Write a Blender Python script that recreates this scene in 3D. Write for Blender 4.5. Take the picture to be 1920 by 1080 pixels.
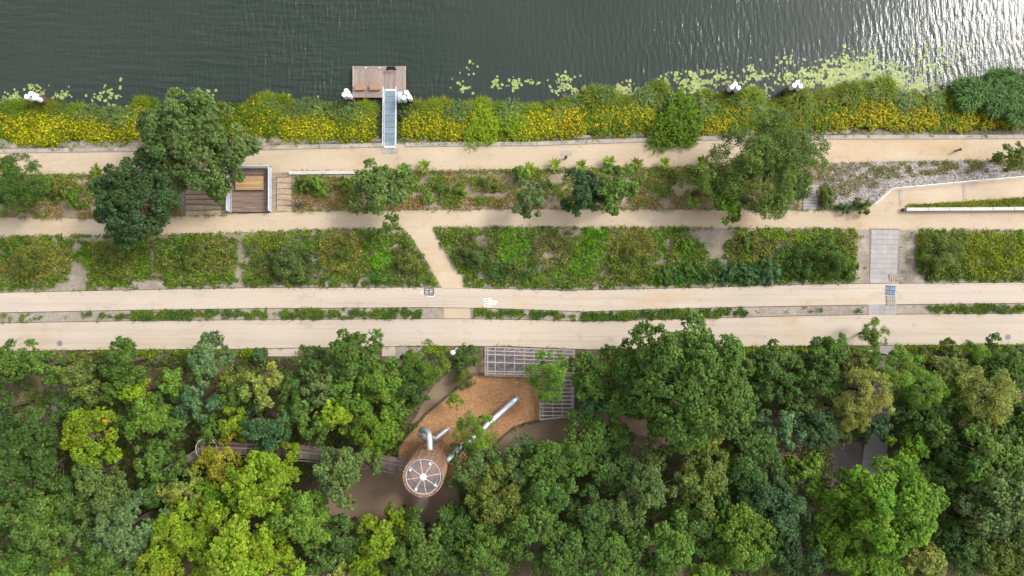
import bpy, bmesh, math, random
import numpy as np
from mathutils import Vector, Matrix

for _o in list(bpy.data.objects):
    bpy.data.objects.remove(_o, do_unlink=True)
scene = bpy.context.scene
COL = scene.collection
R = math.radians

# ------------------------------------------------------------------ camera, sky, sun, exposure
CAM_H = 85.0          # metres above the sandy tracks
SC = 15.0             # photograph pixels per metre at track level
cam = bpy.data.cameras.new('camera'); cam_o = bpy.data.objects.new('camera', cam); COL.objects.link(cam_o)
cam_o.location = (0, 0, CAM_H); cam_o.rotation_euler = (0, 0, 0)
cam.sensor_width = 36.0; cam.lens = 36.0 * CAM_H * SC / 1920.0
cam.clip_start = 1.0; cam.clip_end = 3000.0
scene.camera = cam_o

SUN_EL, SUN_AZ = R(43.5), math.atan2(0.47, 0.88)      # towards the upper right of the picture
world = bpy.data.worlds.new('World'); scene.world = world; world.use_nodes = True
wn = world.node_tree; wn.nodes.clear()
sky = wn.nodes.new('ShaderNodeTexSky'); sky.sky_type = 'NISHITA'; sky.sun_disc = False
sky.sun_elevation = SUN_EL; sky.sun_rotation = math.pi / 2 - SUN_AZ
sky.air_density = 1.0; sky.dust_density = 3.0; sky.ozone_density = 1.0
hsv = wn.nodes.new('ShaderNodeHueSaturation'); hsv.inputs['Saturation'].default_value = 0.28   # thin bright cloud
bg = wn.nodes.new('ShaderNodeBackground'); bg.inputs['Strength'].default_value = 0.15
wo = wn.nodes.new('ShaderNodeOutputWorld')
wn.links.new(sky.outputs[0], hsv.inputs['Color']); wn.links.new(hsv.outputs[0], bg.inputs[0]); wn.links.new(bg.outputs[0], wo.inputs[0])
sun = bpy.data.lights.new('sun', 'SUN'); sun.energy = 0.95; sun.angle = R(11); sun.color = (1.0, 0.96, 0.9)
sun_o = bpy.data.objects.new('sun', sun); COL.objects.link(sun_o)
sd = Vector((math.cos(SUN_AZ) * math.cos(SUN_EL), math.sin(SUN_AZ) * math.cos(SUN_EL), math.sin(SUN_EL)))
sun_o.rotation_euler = (-sd).to_track_quat('-Z', 'Y').to_euler(); sun_o.location = sd * 200
vs = scene.view_settings
vs.view_transform = 'Standard'; vs.look = 'None'; vs.gamma = 1.0; vs.exposure = 1.17; vs.use_curve_mapping = False
scene.render.engine = 'CYCLES'
scene.cycles.max_bounces = 5; scene.cycles.diffuse_bounces = 2; scene.cycles.glossy_bounces = 2
scene.cycles.transmission_bounces = 4; scene.cycles.transparent_max_bounces = 8

rng = np.random.default_rng(7)
random.seed(7)

# ------------------------------------------------------------------ ground levels
# feature lines of the terrace: rows of the survey picture at given columns, z in metres
def line(pts):
    xs = np.array([p[0] for p in pts], float); ys = np.array([p[1] for p in pts], float)
    return lambda x: np.interp(x, xs, ys)
BT = line([(0,207),(80,203),(180,212),(240,208),(280,195),(480,196),(500,186),(560,203),(640,200),(720,200),(780,208),(830,203),(900,200),(960,208),(1010,208),(1060,194),(1120,178),(1180,194),(1230,176),(1260,198),(1300,186),(1370,186),(1430,186),(1440,203),(1470,190),(1520,188),(1580,170),(1650,168),(1690,182),(1760,188),(1790,155),(1850,140),(1920,133)])
BB = line([(0,264),(100,276),(150,260),(200,268),(270,262),(500,258),(560,262),(640,265),(720,262),(770,262),(880,265),(920,272),(960,264),(1040,258),(1130,255),(1200,252),(1230,270),(1300,270),(1320,250),(1400,246),(1540,248),(1640,240),(1700,241),(1790,248),(1920,240)])
L1 = line([(0,290),(150,288),(480,284),(740,278),(1000,276),(1300,266),(1550,264),(1920,263)])
L2 = line([(0,328),(300,326),(480,324),(800,320),(1000,317),(1300,312),(1540,305),(1920,298)])
L3 = line([(0,408),(180,411),(430,403),(560,397),(900,393),(1300,393),(1500,394),(1630,395)])
L3a = line([(0,408),(180,411),(430,403),(560,397),(900,393),(1300,393),(1500,394),(1626,394),(1638,382),(1668,353),(1920,331),(2300,300)])
L3b = line([(0,408.6),(180,411.6),(430,403.6),(560,397.6),(900,393.6),(1300,393.6),(1500,394.6),(1630,395.2),(1690,392),(1702,386),(1920,370),(2300,345)])
L3c = line([(0,409.2),(180,412.2),(430,404.2),(560,398.2),(900,394.2),(1300,394.2),(1500,395.2),(1630,395.8),(1690,394),(1920,392)])
L4 = line([(0,443),(300,442),(450,436),(600,431),(760,428),(1000,426),(1300,427),(1600,430),(1920,433)])
L5 = line([(0,549),(300,543),(480,540),(800,539),(880,540),(1060,545),(1300,540),(1500,534),(1640,532),(1920,530)])
L6 = line([(0,586),(250,581),(480,578),(800,576),(930,578),(1100,584),(1250,579),(1400,575),(1640,571),(1920,568)])
L7 = line([(0,606),(250,602),(480,600),(850,598),(1000,600),(1100,603),(1300,598),(1480,593),(1640,590),(1920,588)])
L8 = line([(0,659),(150,656),(440,654),(800,648),(960,649),(1100,655),(1300,652),(1500,648),(1920,646)])
ZW = -4.7                                            # water level
zramp = line([(0,-1.3),(1640,-1.3),(1690,-1.36),(1920,-2.45),(2100,-2.9)])
const = lambda v: (lambda x: np.full_like(np.asarray(x, float), v))
NORTH = lambda x: np.full_like(np.asarray(x, float), -40.0)
SOUTH = lambda x: np.full_like(np.asarray(x, float), 1500.0)
LEVELS = [(lambda x: BT(x) - 40, const(-6.2)), (BT, const(-4.78)), (BB, const(-3.75)), (lambda x: L1(x) - 8, const(-3.05)), (L1, const(-3.0)), (L2, const(-2.9)),
          (L3a, zramp), (L3b, zramp), (L3c, const(-1.3)), (L4, const(-1.2)), (L5, const(-0.03)), (L6, const(0.0)),
          (L7, const(0.0)), (L8, const(0.0)), (SOUTH, const(0.0))]
def zf(px, py):
    px = np.asarray(px, float); py = np.asarray(py, float)
    z = np.full(np.broadcast(px, py).shape, -6.2)
    for (la, za), (lb, zb) in zip(LEVELS[:-1], LEVELS[1:]):
        a, b = la(px), lb(px)
        m = (py >= a) & (py <= b)
        t = np.clip((py - a) / np.maximum(b - a, 1e-6), 0, 1)
        z = np.where(m, za(px) * (1 - t) + zb(px) * t, z)
    return z
def W(px, py, z=0.0):
    k = (CAM_H - z) / CAM_H / SC
    return ((px - 960) * k, (540 - py) * k, z)
def G(px, py, dz=0.0):
    z = float(zf(px, py)) + dz
    return Vector(W(px, py, z))
def WA(px, py, z):
    k = (CAM_H - z) / CAM_H / SC
    return np.stack([(px - 960) * k, (540 - py) * k, np.broadcast_to(z, np.shape(px))], -1)

def vnoise(x, y, seed=0):
    def h(i, j):
        n = (i.astype(np.int64) * 374761393 + j.astype(np.int64) * 668265263 + seed * 144269) & 0x7fffffff
        n = (n ^ (n >> 13)) * 1274126177 & 0x7fffffff
        return ((n ^ (n >> 16)) & 0xffff) / 65535.0
    x = np.asarray(x, float); y = np.asarray(y, float)
    i = np.floor(x); j = np.floor(y); u = x - i; v = y - j
    u = u * u * (3 - 2 * u); v = v * v * (3 - 2 * v)
    return (h(i, j) * (1 - u) + h(i + 1, j) * u) * (1 - v) + (h(i, j + 1) * (1 - u) + h(i + 1, j + 1) * u) * v

# ------------------------------------------------------------------ materials
MATS = {}
def new_mat(name):
    m = bpy.data.materials.new(name); m.use_nodes = True
    nt = m.node_tree; nt.nodes.clear(); MATS[name] = m
    out = nt.nodes.new('ShaderNodeOutputMaterial')
    return m, nt, out
def N(nt, typ, **kw):
    n = nt.nodes.new(typ)
    for k, v in kw.items():
        if k in n.inputs: n.inputs[k].default_value = v
        else: setattr(n, k, v)
    return n
def ramp_node(nt, stops):
    r = nt.nodes.new('ShaderNodeValToRGB'); e = r.color_ramp.elements
    while len(e) < len(stops): e.new(0.5)
    for q, (p, c) in zip(e, stops):
        q.position = p; q.color = (*c, 1)
    return r
KEEP = {'white_paint', 'road_paint', 'light_metal', 'steel', 'lily', 'black_metal', 'blue_paint', 'forest_floor', 'galvanised', 'bark'}
def nmat(name, stops, scale=1.0, stretch=(1, 1, 1), detail=5.0, rough=0.85, bump=0.0, rnd=0.0, fine=0.0, fscale=30.0, metal=0.0, spec=0.3, big=0.0, bscale=0.12):
    m, nt, out = new_mat(name); L = nt.links
    geo = N(nt, 'ShaderNodeNewGeometry'); mp = N(nt, 'ShaderNodeMapping'); mp.inputs['Scale'].default_value = stretch
    L.new(geo.outputs['Position'], mp.inputs['Vector'])
    no = N(nt, 'ShaderNodeTexNoise', Scale=scale, Detail=detail, Roughness=0.6); L.new(mp.outputs[0], no.inputs['Vector'])
    f_ = 1.0 if name in KEEP else 0.68
    rp = ramp_node(nt, [(p, tuple(v * f_ for v in c)) for p, c in stops]); L.new(no.outputs['Fac'], rp.inputs[0])
    colr = rp.outputs[0]
    def mul(fac_socket, lo, hi, col):
        mr = N(nt, 'ShaderNodeMapRange'); mr.inputs['To Min'].default_value = lo; mr.inputs['To Max'].default_value = hi
        mr.inputs['From Min'].default_value = 0.25; mr.inputs['From Max'].default_value = 0.75
        L.new(fac_socket, mr.inputs['Value'])
        mx = N(nt, 'ShaderNodeVectorMath', operation='SCALE'); L.new(col, mx.inputs[0]); L.new(mr.outputs[0], mx.inputs['Scale'])
        return mx.outputs[0]
    if fine:
        nf = N(nt, 'ShaderNodeTexNoise', Scale=fscale, Detail=2.0); L.new(geo.outputs['Position'], nf.inputs['Vector'])
        colr = mul(nf.outputs['Fac'], 1 - fine, 1 + fine, colr)
    if big:
        nb = N(nt, 'ShaderNodeTexNoise', Scale=bscale, Detail=3.0); L.new(geo.outputs['Position'], nb.inputs['Vector'])
        colr = mul(nb.outputs['Fac'], 1 - big, 1 + big, colr)
    if rnd:
        oi = N(nt, 'ShaderNodeObjectInfo')
        mr = N(nt, 'ShaderNodeMapRange'); mr.inputs['To Min'].default_value = 1 - rnd; mr.inputs['To Max'].default_value = 1 + rnd
        L.new(oi.outputs['Random'], mr.inputs['Value'])
        mx = N(nt, 'ShaderNodeVectorMath', operation='SCALE'); L.new(colr, mx.inputs[0]); L.new(mr.outputs[0], mx.inputs['Scale']); colr = mx.outputs[0]
    bs = N(nt, 'ShaderNodeBsdfPrincipled', Roughness=rough, Metallic=metal); bs.inputs['Specular IOR Level'].default_value = spec
    L.new(colr, bs.inputs['Base Color'])
    if bump:
        bp = N(nt, 'ShaderNodeBump', Strength=0.6, Distance=bump)
        nb2 = N(nt, 'ShaderNodeTexNoise', Scale=fscale, Detail=4.0); L.new(geo.outputs['Position'], nb2.inputs['Vector'])
        L.new(nb2.outputs['Fac'], bp.inputs['Height']); L.new(bp.outputs[0], bs.inputs['Normal'])
    L.new(bs.outputs[0], out.inputs[0])
    return m

def wear(name, tint, amount, lines=0.0):
    """ochre stains, faint tyre lines and dark grit over an existing surface colour"""
    nt = MATS[name].node_tree; L = nt.links; bs = [n for n in nt.nodes if n.type == 'BSDF_PRINCIPLED'][0]; src = bs.inputs['Base Color'].links[0].from_socket
    geo = N(nt, 'ShaderNodeNewGeometry')
    def layer(src, scale, stretch, lo, hi, col, amt, detail=4):
        mp = N(nt, 'ShaderNodeMapping'); mp.inputs['Scale'].default_value = stretch; L.new(geo.outputs['Position'], mp.inputs['Vector'])
        no = N(nt, 'ShaderNodeTexNoise', Scale=scale, Detail=detail, Roughness=0.65); L.new(mp.outputs[0], no.inputs['Vector'])
        mr = N(nt, 'ShaderNodeMapRange', interpolation_type='SMOOTHSTEP'); mr.inputs['From Min'].default_value = lo; mr.inputs['From Max'].default_value = hi; mr.inputs['To Max'].default_value = amt; L.new(no.outputs['Fac'], mr.inputs['Value'])
        mx = N(nt, 'ShaderNodeMix', data_type='RGBA', blend_type='MULTIPLY'); L.new(mr.outputs[0], mx.inputs[0]); L.new(src, mx.inputs[6]); mx.inputs[7].default_value = (*col, 1); return mx.outputs[2]
    s = layer(src, 0.10, (0.8, 1.6, 1), 0.50, 0.72, tint, amount)
    s = layer(s, 0.45, (1, 1.3, 1), 0.56, 0.74, (0.86, 0.84, 0.82), amount)
    if lines: s = layer(s, 1.0, (0.035, 3.2, 1), 0.56, 0.70, (0.84, 0.80, 0.76), lines, 3)
    s = layer(s, 3.2, (1, 1, 1), 0.70, 0.78, (0.6, 0.55, 0.5), 0.5, 2)
    L.new(s, bs.inputs['Base Color'])
def g2(c, f): return tuple(v * f for v in c)
SAND = (0.50, 0.37, 0.24)
nmat('sand_path', [(0.3, (0.595, 0.465, 0.32)), (0.7, (0.67, 0.54, 0.395))], 0.35, (0.5, 1.2, 1), 6, 0.95, 0.01, fine=0.06, fscale=9, big=0.06)
nmat('track', [(0.25, (0.59, 0.485, 0.38)), (0.5, (0.66, 0.555, 0.445)), (0.75, (0.70, 0.60, 0.49))], 0.5, (0.06, 2.2, 1), 6, 0.92, 0.006, fine=0.05, fscale=7, big=0.08, bscale=0.08)
wear('sand_path', (0.94, 0.86, 0.74), 0.9, 0.35); wear('track', (0.95, 0.86, 0.74), 1.0, 0.9)
nmat('soil', [(0.3, (0.20, 0.145, 0.10)), (0.5, (0.30, 0.235, 0.165)), (0.7, (0.38, 0.31, 0.225))], 0.8, (1, 1, 1), 8, 0.95, 0.03, fine=0.25, fscale=5, big=0.15)
nmat('grey_soil', [(0.3, (0.33, 0.28, 0.22)), (0.7, (0.50, 0.43, 0.35))], 1.2, (1, 1, 1), 8, 0.95, 0.03, fine=0.2, fscale=6, big=0.12)
nmat('slope_soil', [(0.3, (0.24, 0.185, 0.125)), (0.55, (0.37, 0.29, 0.205)), (0.75, (0.50, 0.405, 0.30))], 0.5, (1, 1, 1), 8, 0.95, 0.03, fine=0.25, fscale=5)
nmat('pale_soil', [(0.3, (0.26, 0.22, 0.155)), (0.55, (0.38, 0.325, 0.25)), (0.75, (0.52, 0.455, 0.375))], 0.7, (1, 1, 1), 8, 0.95, 0.03, fine=0.2, fscale=5)
nmat('bank_soil', [(0.3, (0.10, 0.08, 0.055)), (0.7, (0.20, 0.165, 0.12))], 0.8, (1, 1, 1), 8, 0.95, 0.03, fine=0.2, fscale=5)
nmat('forest_floor', [(0.3, (0.055, 0.042, 0.028)), (0.5, (0.115, 0.085, 0.055)), (0.72, (0.20, 0.145, 0.095))], 0.35, (1, 1, 1), 8, 0.95, 0.04, fine=0.3, fscale=6, big=0.3, bscale=0.07)
nmat('brown_sand', [(0.3, (0.28, 0.195, 0.125)), (0.7, (0.36, 0.26, 0.17))], 0.5, (1, 1, 1), 7, 0.95, 0.02, fine=0.1, fscale=8, big=0.1)
nmat('chip_base', [(0.3, (0.50, 0.265, 0.125)), (0.7, (0.66, 0.38, 0.20))], 0.8, (1, 1, 1), 8, 0.95, 0.04, fine=0.25, fscale=8, big=0.15)
nmat('woodchip', [(0.3, (0.36, 0.17, 0.07)), (0.7, (0.56, 0.31, 0.15))], 3, (1, 1, 1), 3, 0.9, rnd=0.0, fine=0.3, fscale=6)
nmat('gravel_sand', [(0.3, (0.23, 0.205, 0.205)), (0.7, (0.36, 0.33, 0.33))], 1.5, (1, 1, 1), 8, 0.95, 0.03, fine=0.25, fscale=6, big=0.1)
nmat('stone_bed', [(0.3, (0.34, 0.30, 0.26)), (0.7, (0.50, 0.45, 0.40))], 2, (1, 1, 1), 8, 0.95, 0.04, fine=0.3, fscale=7)
nmat('pebble', [(0.3, (0.32, 0.285, 0.25)), (0.5, (0.50, 0.45, 0.41)), (0.7, (0.72, 0.66, 0.62))], 3.5, (1, 1, 1), 1, 0.8, fine=0.2, fscale=12)
nmat('rock', [(0.3, (0.25, 0.225, 0.20)), (0.55, (0.38, 0.35, 0.31)), (0.75, (0.47, 0.43, 0.39))], 1.6, (1, 1, 1), 8, 0.9, 0.05, rnd=0.12, fine=0.15, fscale=5)
nmat('concrete', [(0.3, (0.38, 0.33, 0.275)), (0.7, (0.54, 0.48, 0.41))], 1.4, (1, 1, 1), 7, 0.85, 0.004, rnd=0.1, fine=0.07, fscale=9)
nmat('white_concrete', [(0.3, (0.62, 0.59, 0.55)), (0.7, (0.74, 0.72, 0.69))], 0.9, (1, 1, 1), 7, 0.8, fine=0.05, fscale=9, rnd=0.03)
nmat('slab', [(0.3, (0.40, 0.365, 0.345)), (0.7, (0.49, 0.455, 0.435))], 0.7, (1, 1, 1), 6, 0.88, rnd=0.07, fine=0.06, fscale=10)
nmat('joint', [(0.3, (0.22, 0.20, 0.18)), (0.7, (0.30, 0.27, 0.25))], 3, (1, 1, 1), 4, 0.95)
nmat('dark_slab', [(0.3, (0.16, 0.135, 0.135)), (0.7, (0.23, 0.195, 0.19))], 0.7, (1, 1, 1), 6, 0.9, fine=0.1, fscale=8)
nmat('grey_wood', [(0.3, (0.36, 0.275, 0.225)), (0.7, (0.47, 0.375, 0.32))], 2.0, (3, 0.5, 1), 5, 0.75, rnd=0.16, fine=0.06, fscale=20)
nmat('deck_wood', [(0.3, (0.23, 0.155, 0.115)), (0.7, (0.34, 0.245, 0.19))], 2.0, (0.4, 3, 1), 5, 0.7, rnd=0.2, fine=0.08, fscale=20)
nmat('bench_wood', [(0.3, (0.46, 0.25, 0.15)), (0.7, (0.58, 0.36, 0.24))], 2.0, (0.4, 3, 1), 5, 0.65, rnd=0.12)
nmat('new_wood', [(0.3, (0.50, 0.30, 0.13)), (0.7, (0.64, 0.43, 0.22))], 2.0, (0.4, 3, 1), 5, 0.65, rnd=0.15)
nmat('slat_wood', [(0.3, (0.42, 0.235, 0.14)), (0.7, (0.62, 0.39, 0.26))], 1.6, (2, 2, 0.3), 5, 0.75, rnd=0.3)
nmat('beam_wood', [(0.3, (0.46, 0.365, 0.305)), (0.7, (0.63, 0.535, 0.465))], 2.0, (1, 1, 1), 5, 0.75, rnd=0.12)
nmat('bridge_wood', [(0.3, (0.17, 0.13, 0.105)), (0.7, (0.27, 0.215, 0.18))], 1.5, (1, 1, 1), 5, 0.8, rnd=0.14)
nmat('pile_wood', [(0.3, (0.075, 0.045, 0.03)), (0.7, (0.16, 0.095, 0.06))], 2.0, (1, 1, 0.3), 5, 0.8)
nmat('log_wood', [(0.3, (0.10, 0.075, 0.055)), (0.7, (0.19, 0.145, 0.11))], 2.0, (1, 1, 1), 5, 0.85, rnd=0.15)
nmat('tread_earth', [(0.3, (0.42, 0.31, 0.20)), (0.7, (0.58, 0.45, 0.32))], 1.5, (1, 1, 1), 6, 0.95, 0.02, fine=0.15, fscale=6)
nmat('white_paint', [(0.3, (0.66, 0.67, 0.68)), (0.7, (0.76, 0.77, 0.78))], 2.0, rough=0.45)
nmat('road_paint', [(0.35, (0.66, 0.64, 0.62)), (0.55, (0.84, 0.83, 0.82))], 4.0, rough=0.7)
nmat('galvanised', [(0.3, (0.42, 0.47, 0.52)), (0.7, (0.54, 0.59, 0.64))], 2.0, rough=0.45, metal=0.35, rnd=0.05)
nmat('grating', [(0.3, (0.25, 0.33, 0.385)), (0.7, (0.33, 0.415, 0.47))], 3.0, rough=0.5, metal=0.3, rnd=0.07, fine=0.1, fscale=14)
nmat('light_metal', [(0.3, (0.60, 0.63, 0.68)), (0.7, (0.70, 0.73, 0.78))], 2.0, rough=0.4, metal=0.3)
nmat('steel', [(0.3, (0.56, 0.59, 0.62)), (0.7, (0.72, 0.74, 0.77))], 2.5, rough=0.4, metal=0.85, fine=0.06, fscale=4)
nmat('black_metal', [(0.3, (0.012, 0.013, 0.018)), (0.7, (0.03, 0.03, 0.038))], 2.0, rough=0.45)
nmat('edge_steel', [(0.3, (0.05, 0.04, 0.032)), (0.7, (0.12, 0.09, 0.07))], 2.0, rough=0.8)
nmat('cast_iron', [(0.3, (0.22, 0.21, 0.20)), (0.7, (0.33, 0.31, 0.30))], 6.0, rough=0.7)
nmat('blue_paint', [(0.35, (0.05, 0.16, 0.32)), (0.65, (0.10, 0.26, 0.46))], 3.0, rough=0.7, rnd=0.2)
nmat('pallet_wood', [(0.3, (0.50, 0.38, 0.27)), (0.7, (0.66, 0.53, 0.40))], 3.0, rough=0.8, rnd=0.15)
nmat('pallet_grey', [(0.3, (0.40, 0.37, 0.34)), (0.7, (0.56, 0.53, 0.50))], 3.0, rough=0.8, rnd=0.15)
nmat('pallet_brown', [(0.3, (0.19, 0.14, 0.14)), (0.7, (0.29, 0.22, 0.22))], 3.0, rough=0.8, rnd=0.15)
nmat('bark', [(0.3, (0.05, 0.038, 0.028)), (0.7, (0.13, 0.10, 0.075))], 3.0, (1, 1, 0.4), 6, 0.9, 0.03)
nmat('dead_wood', [(0.3, (0.30, 0.25, 0.20)), (0.7, (0.45, 0.40, 0.34))], 3.0, rough=0.85)

def leaf_material(name, trans=0.28, spec=0.2, gain=(1.66, 1.56, 1.05)):
    m, nt, out = new_mat(name); L = nt.links
    at = N(nt, 'ShaderNodeAttribute', attribute_name='Col'); oi = N(nt, 'ShaderNodeObjectInfo')
    mx = N(nt, 'ShaderNodeVectorMath', operation='MULTIPLY'); L.new(at.outputs['Color'], mx.inputs[0]); L.new(oi.outputs['Color'], mx.inputs[1])
    gn = N(nt, 'ShaderNodeVectorMath', operation='MULTIPLY'); L.new(mx.outputs[0], gn.inputs[0]); gn.inputs[1].default_value = gain; mx = gn
    pb = N(nt, 'ShaderNodeBsdfPrincipled', Roughness=0.5); pb.inputs['Specular IOR Level'].default_value = spec
    L.new(mx.outputs[0], pb.inputs['Base Color'])
    tr = N(nt, 'ShaderNodeBsdfTranslucent')
    sc = N(nt, 'ShaderNodeVectorMath', operation='MULTIPLY'); L.new(mx.outputs[0], sc.inputs[0]); sc.inputs[1].default_value = (1.25, 1.25, 0.7)
    L.new(sc.outputs[0], tr.inputs['Color'])
    ms = N(nt, 'ShaderNodeMixShader', Fac=trans); L.new(pb.outputs[0], ms.inputs[1]); L.new(tr.outputs[0], ms.inputs[2])
    L.new(ms.outputs[0], out.inputs[0]); return m
LEAF = leaf_material('leaf')

def water_material():
    m, nt, out = new_mat('water'); L = nt.links
    geo = N(nt, 'ShaderNodeNewGeometry')
    # left: long low waves across the river plus a fine cross chop; right: steep short waves running the other way
    sep = N(nt, 'ShaderNodeSeparateXYZ'); L.new(geo.outputs['Position'], sep.inputs[0])
    def waves(rot, scale, dist, dscale, stretch=(1, 1, 1), detail=2.0):
        mp = N(nt, 'ShaderNodeMapping'); mp.inputs['Rotation'].default_value = (0, 0, R(rot)); mp.inputs['Scale'].default_value = stretch
        L.new(geo.outputs['Position'], mp.inputs['Vector'])
        w = N(nt, 'ShaderNodeTexWave', Scale=scale, Distortion=dist, Detail=detail); w.inputs['Detail Scale'].default_value = dscale
        w.wave_type = 'BANDS'; w.bands_direction = 'X'; w.wave_profile = 'SIN'
        L.new(mp.outputs[0], w.inputs['Vector']); return w.outputs['Fac']
    def chop(rot, scale, stretch, detail=4):
        mp = N(nt, 'ShaderNodeMapping'); mp.inputs['Rotation'].default_value = (0, 0, R(rot)); mp.inputs['Scale'].default_value = stretch
        L.new(geo.outputs['Position'], mp.inputs['Vector'])
        n = N(nt, 'ShaderNodeTexNoise', Scale=scale, Detail=detail, Roughness=0.5); L.new(mp.outputs[0], n.inputs['Vector']); return n.outputs['Fac']
    def mul(a, b):
        q = N(nt, 'ShaderNodeMath', operation='MULTIPLY')
        for i, v in enumerate((a, b)):
            if isinstance(v, (int, float)): q.inputs[i].default_value = v
            else: L.new(v, q.inputs[i])
        return q.outputs[0]
    def add(a, b):
        q = N(nt, 'ShaderNodeMath', operation='ADD'); L.new(a, q.inputs[0]); L.new(b, q.inputs[1]); return q.outputs[0]
    mr = N(nt, 'ShaderNodeMapRange', interpolation_type='SMOOTHSTEP'); mr.inputs['From Min'].default_value = -26; mr.inputs['From Max'].default_value = 8
    L.new(sep.outputs['X'], mr.inputs['Value']); right = mr.outputs[0]
    inv = N(nt, 'ShaderNodeMath', operation='SUBTRACT'); inv.inputs[0].default_value = 1.0; L.new(right, inv.inputs[1]); left = inv.outputs[0]
    h = mul(chop(-5, 0.62, (0.28, 1.9, 1), 4), mul(left, 3.4))
    h = add(h, mul(waves(-84, 0.30, 9.0, 0.6, detail=3.0), mul(left, 0.22)))
    h = add(h, mul(chop(16, 1.3, (1.9, 0.35, 1), 3), mul(left, 1.7)))
    h = add(h, mul(waves(-12, 0.34, 11.0, 0.6, detail=3.0), mul(right, 0.07)))
    h = add(h, mul(chop(-14, 1.05, (2.0, 0.42, 1), 5), mul(right, 0.68)))
    h = add(h, mul(chop(-38, 1.9, (1.6, 0.6, 1), 3), mul(right, 0.22)))
    h = add(h, mul(chop(30, 4.5, (1, 1, 1), 3), 0.10))
    calm = chop(0, 0.06, (1, 1.6, 1), 2)
    cm = N(nt, 'ShaderNodeMapRange'); cm.inputs['From Min'].default_value = 0.32; cm.inputs['From Max'].default_value = 0.6; cm.inputs['To Min'].default_value = 0.45; cm.inputs['To Max'].default_value = 1.0
    L.new(calm, cm.inputs['Value']); h = mul(h, cm.outputs[0])
    bp = N(nt, 'ShaderNodeBump', Strength=1.0, Distance=0.115); L.new(h, bp.inputs['Height'])
    b = N(nt, 'ShaderNodeBsdfPrincipled', Roughness=0.07); b.inputs['IOR'].default_value = 1.333
    nz = N(nt, 'ShaderNodeTexNoise', Scale=0.05, Detail=3.0); L.new(geo.outputs['Position'], nz.inputs['Vector'])
    rp = ramp_node(nt, [(0.3, (0.024, 0.034, 0.027)), (0.7, (0.031, 0.040, 0.033))]); L.new(nz.outputs['Fac'], rp.inputs[0])
    L.new(rp.outputs[0], b.inputs['Base Color']); L.new(bp.outputs[0], b.inputs['Normal'])
    L.new(b.outputs[0], out.inputs[0]); return m
water_material()
def glass_material():
    m, nt, out = new_mat('roof_glass'); L = nt.links
    tr = N(nt, 'ShaderNodeBsdfTransparent'); tr.inputs[0].default_value = (0.9, 0.88, 0.88, 1)
    df = N(nt, 'ShaderNodeBsdfDiffuse'); df.inputs[0].default_value = (0.42, 0.38, 0.38, 1)
    gl = N(nt, 'ShaderNodeBsdfGlossy', Roughness=0.12); gl.inputs[0].default_value = (0.9, 0.9, 0.95, 1)
    m1 = N(nt, 'ShaderNodeMixShader', Fac=0.13); L.new(tr.outputs[0], m1.inputs[1]); L.new(df.outputs[0], m1.inputs[2])
    m2 = N(nt, 'ShaderNodeMixShader', Fac=0.06); L.new(m1.outputs[0], m2.inputs[1]); L.new(gl.outputs[0], m2.inputs[2])
    L.new(m2.outputs[0], out.inputs[0])
glass_material()

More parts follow.
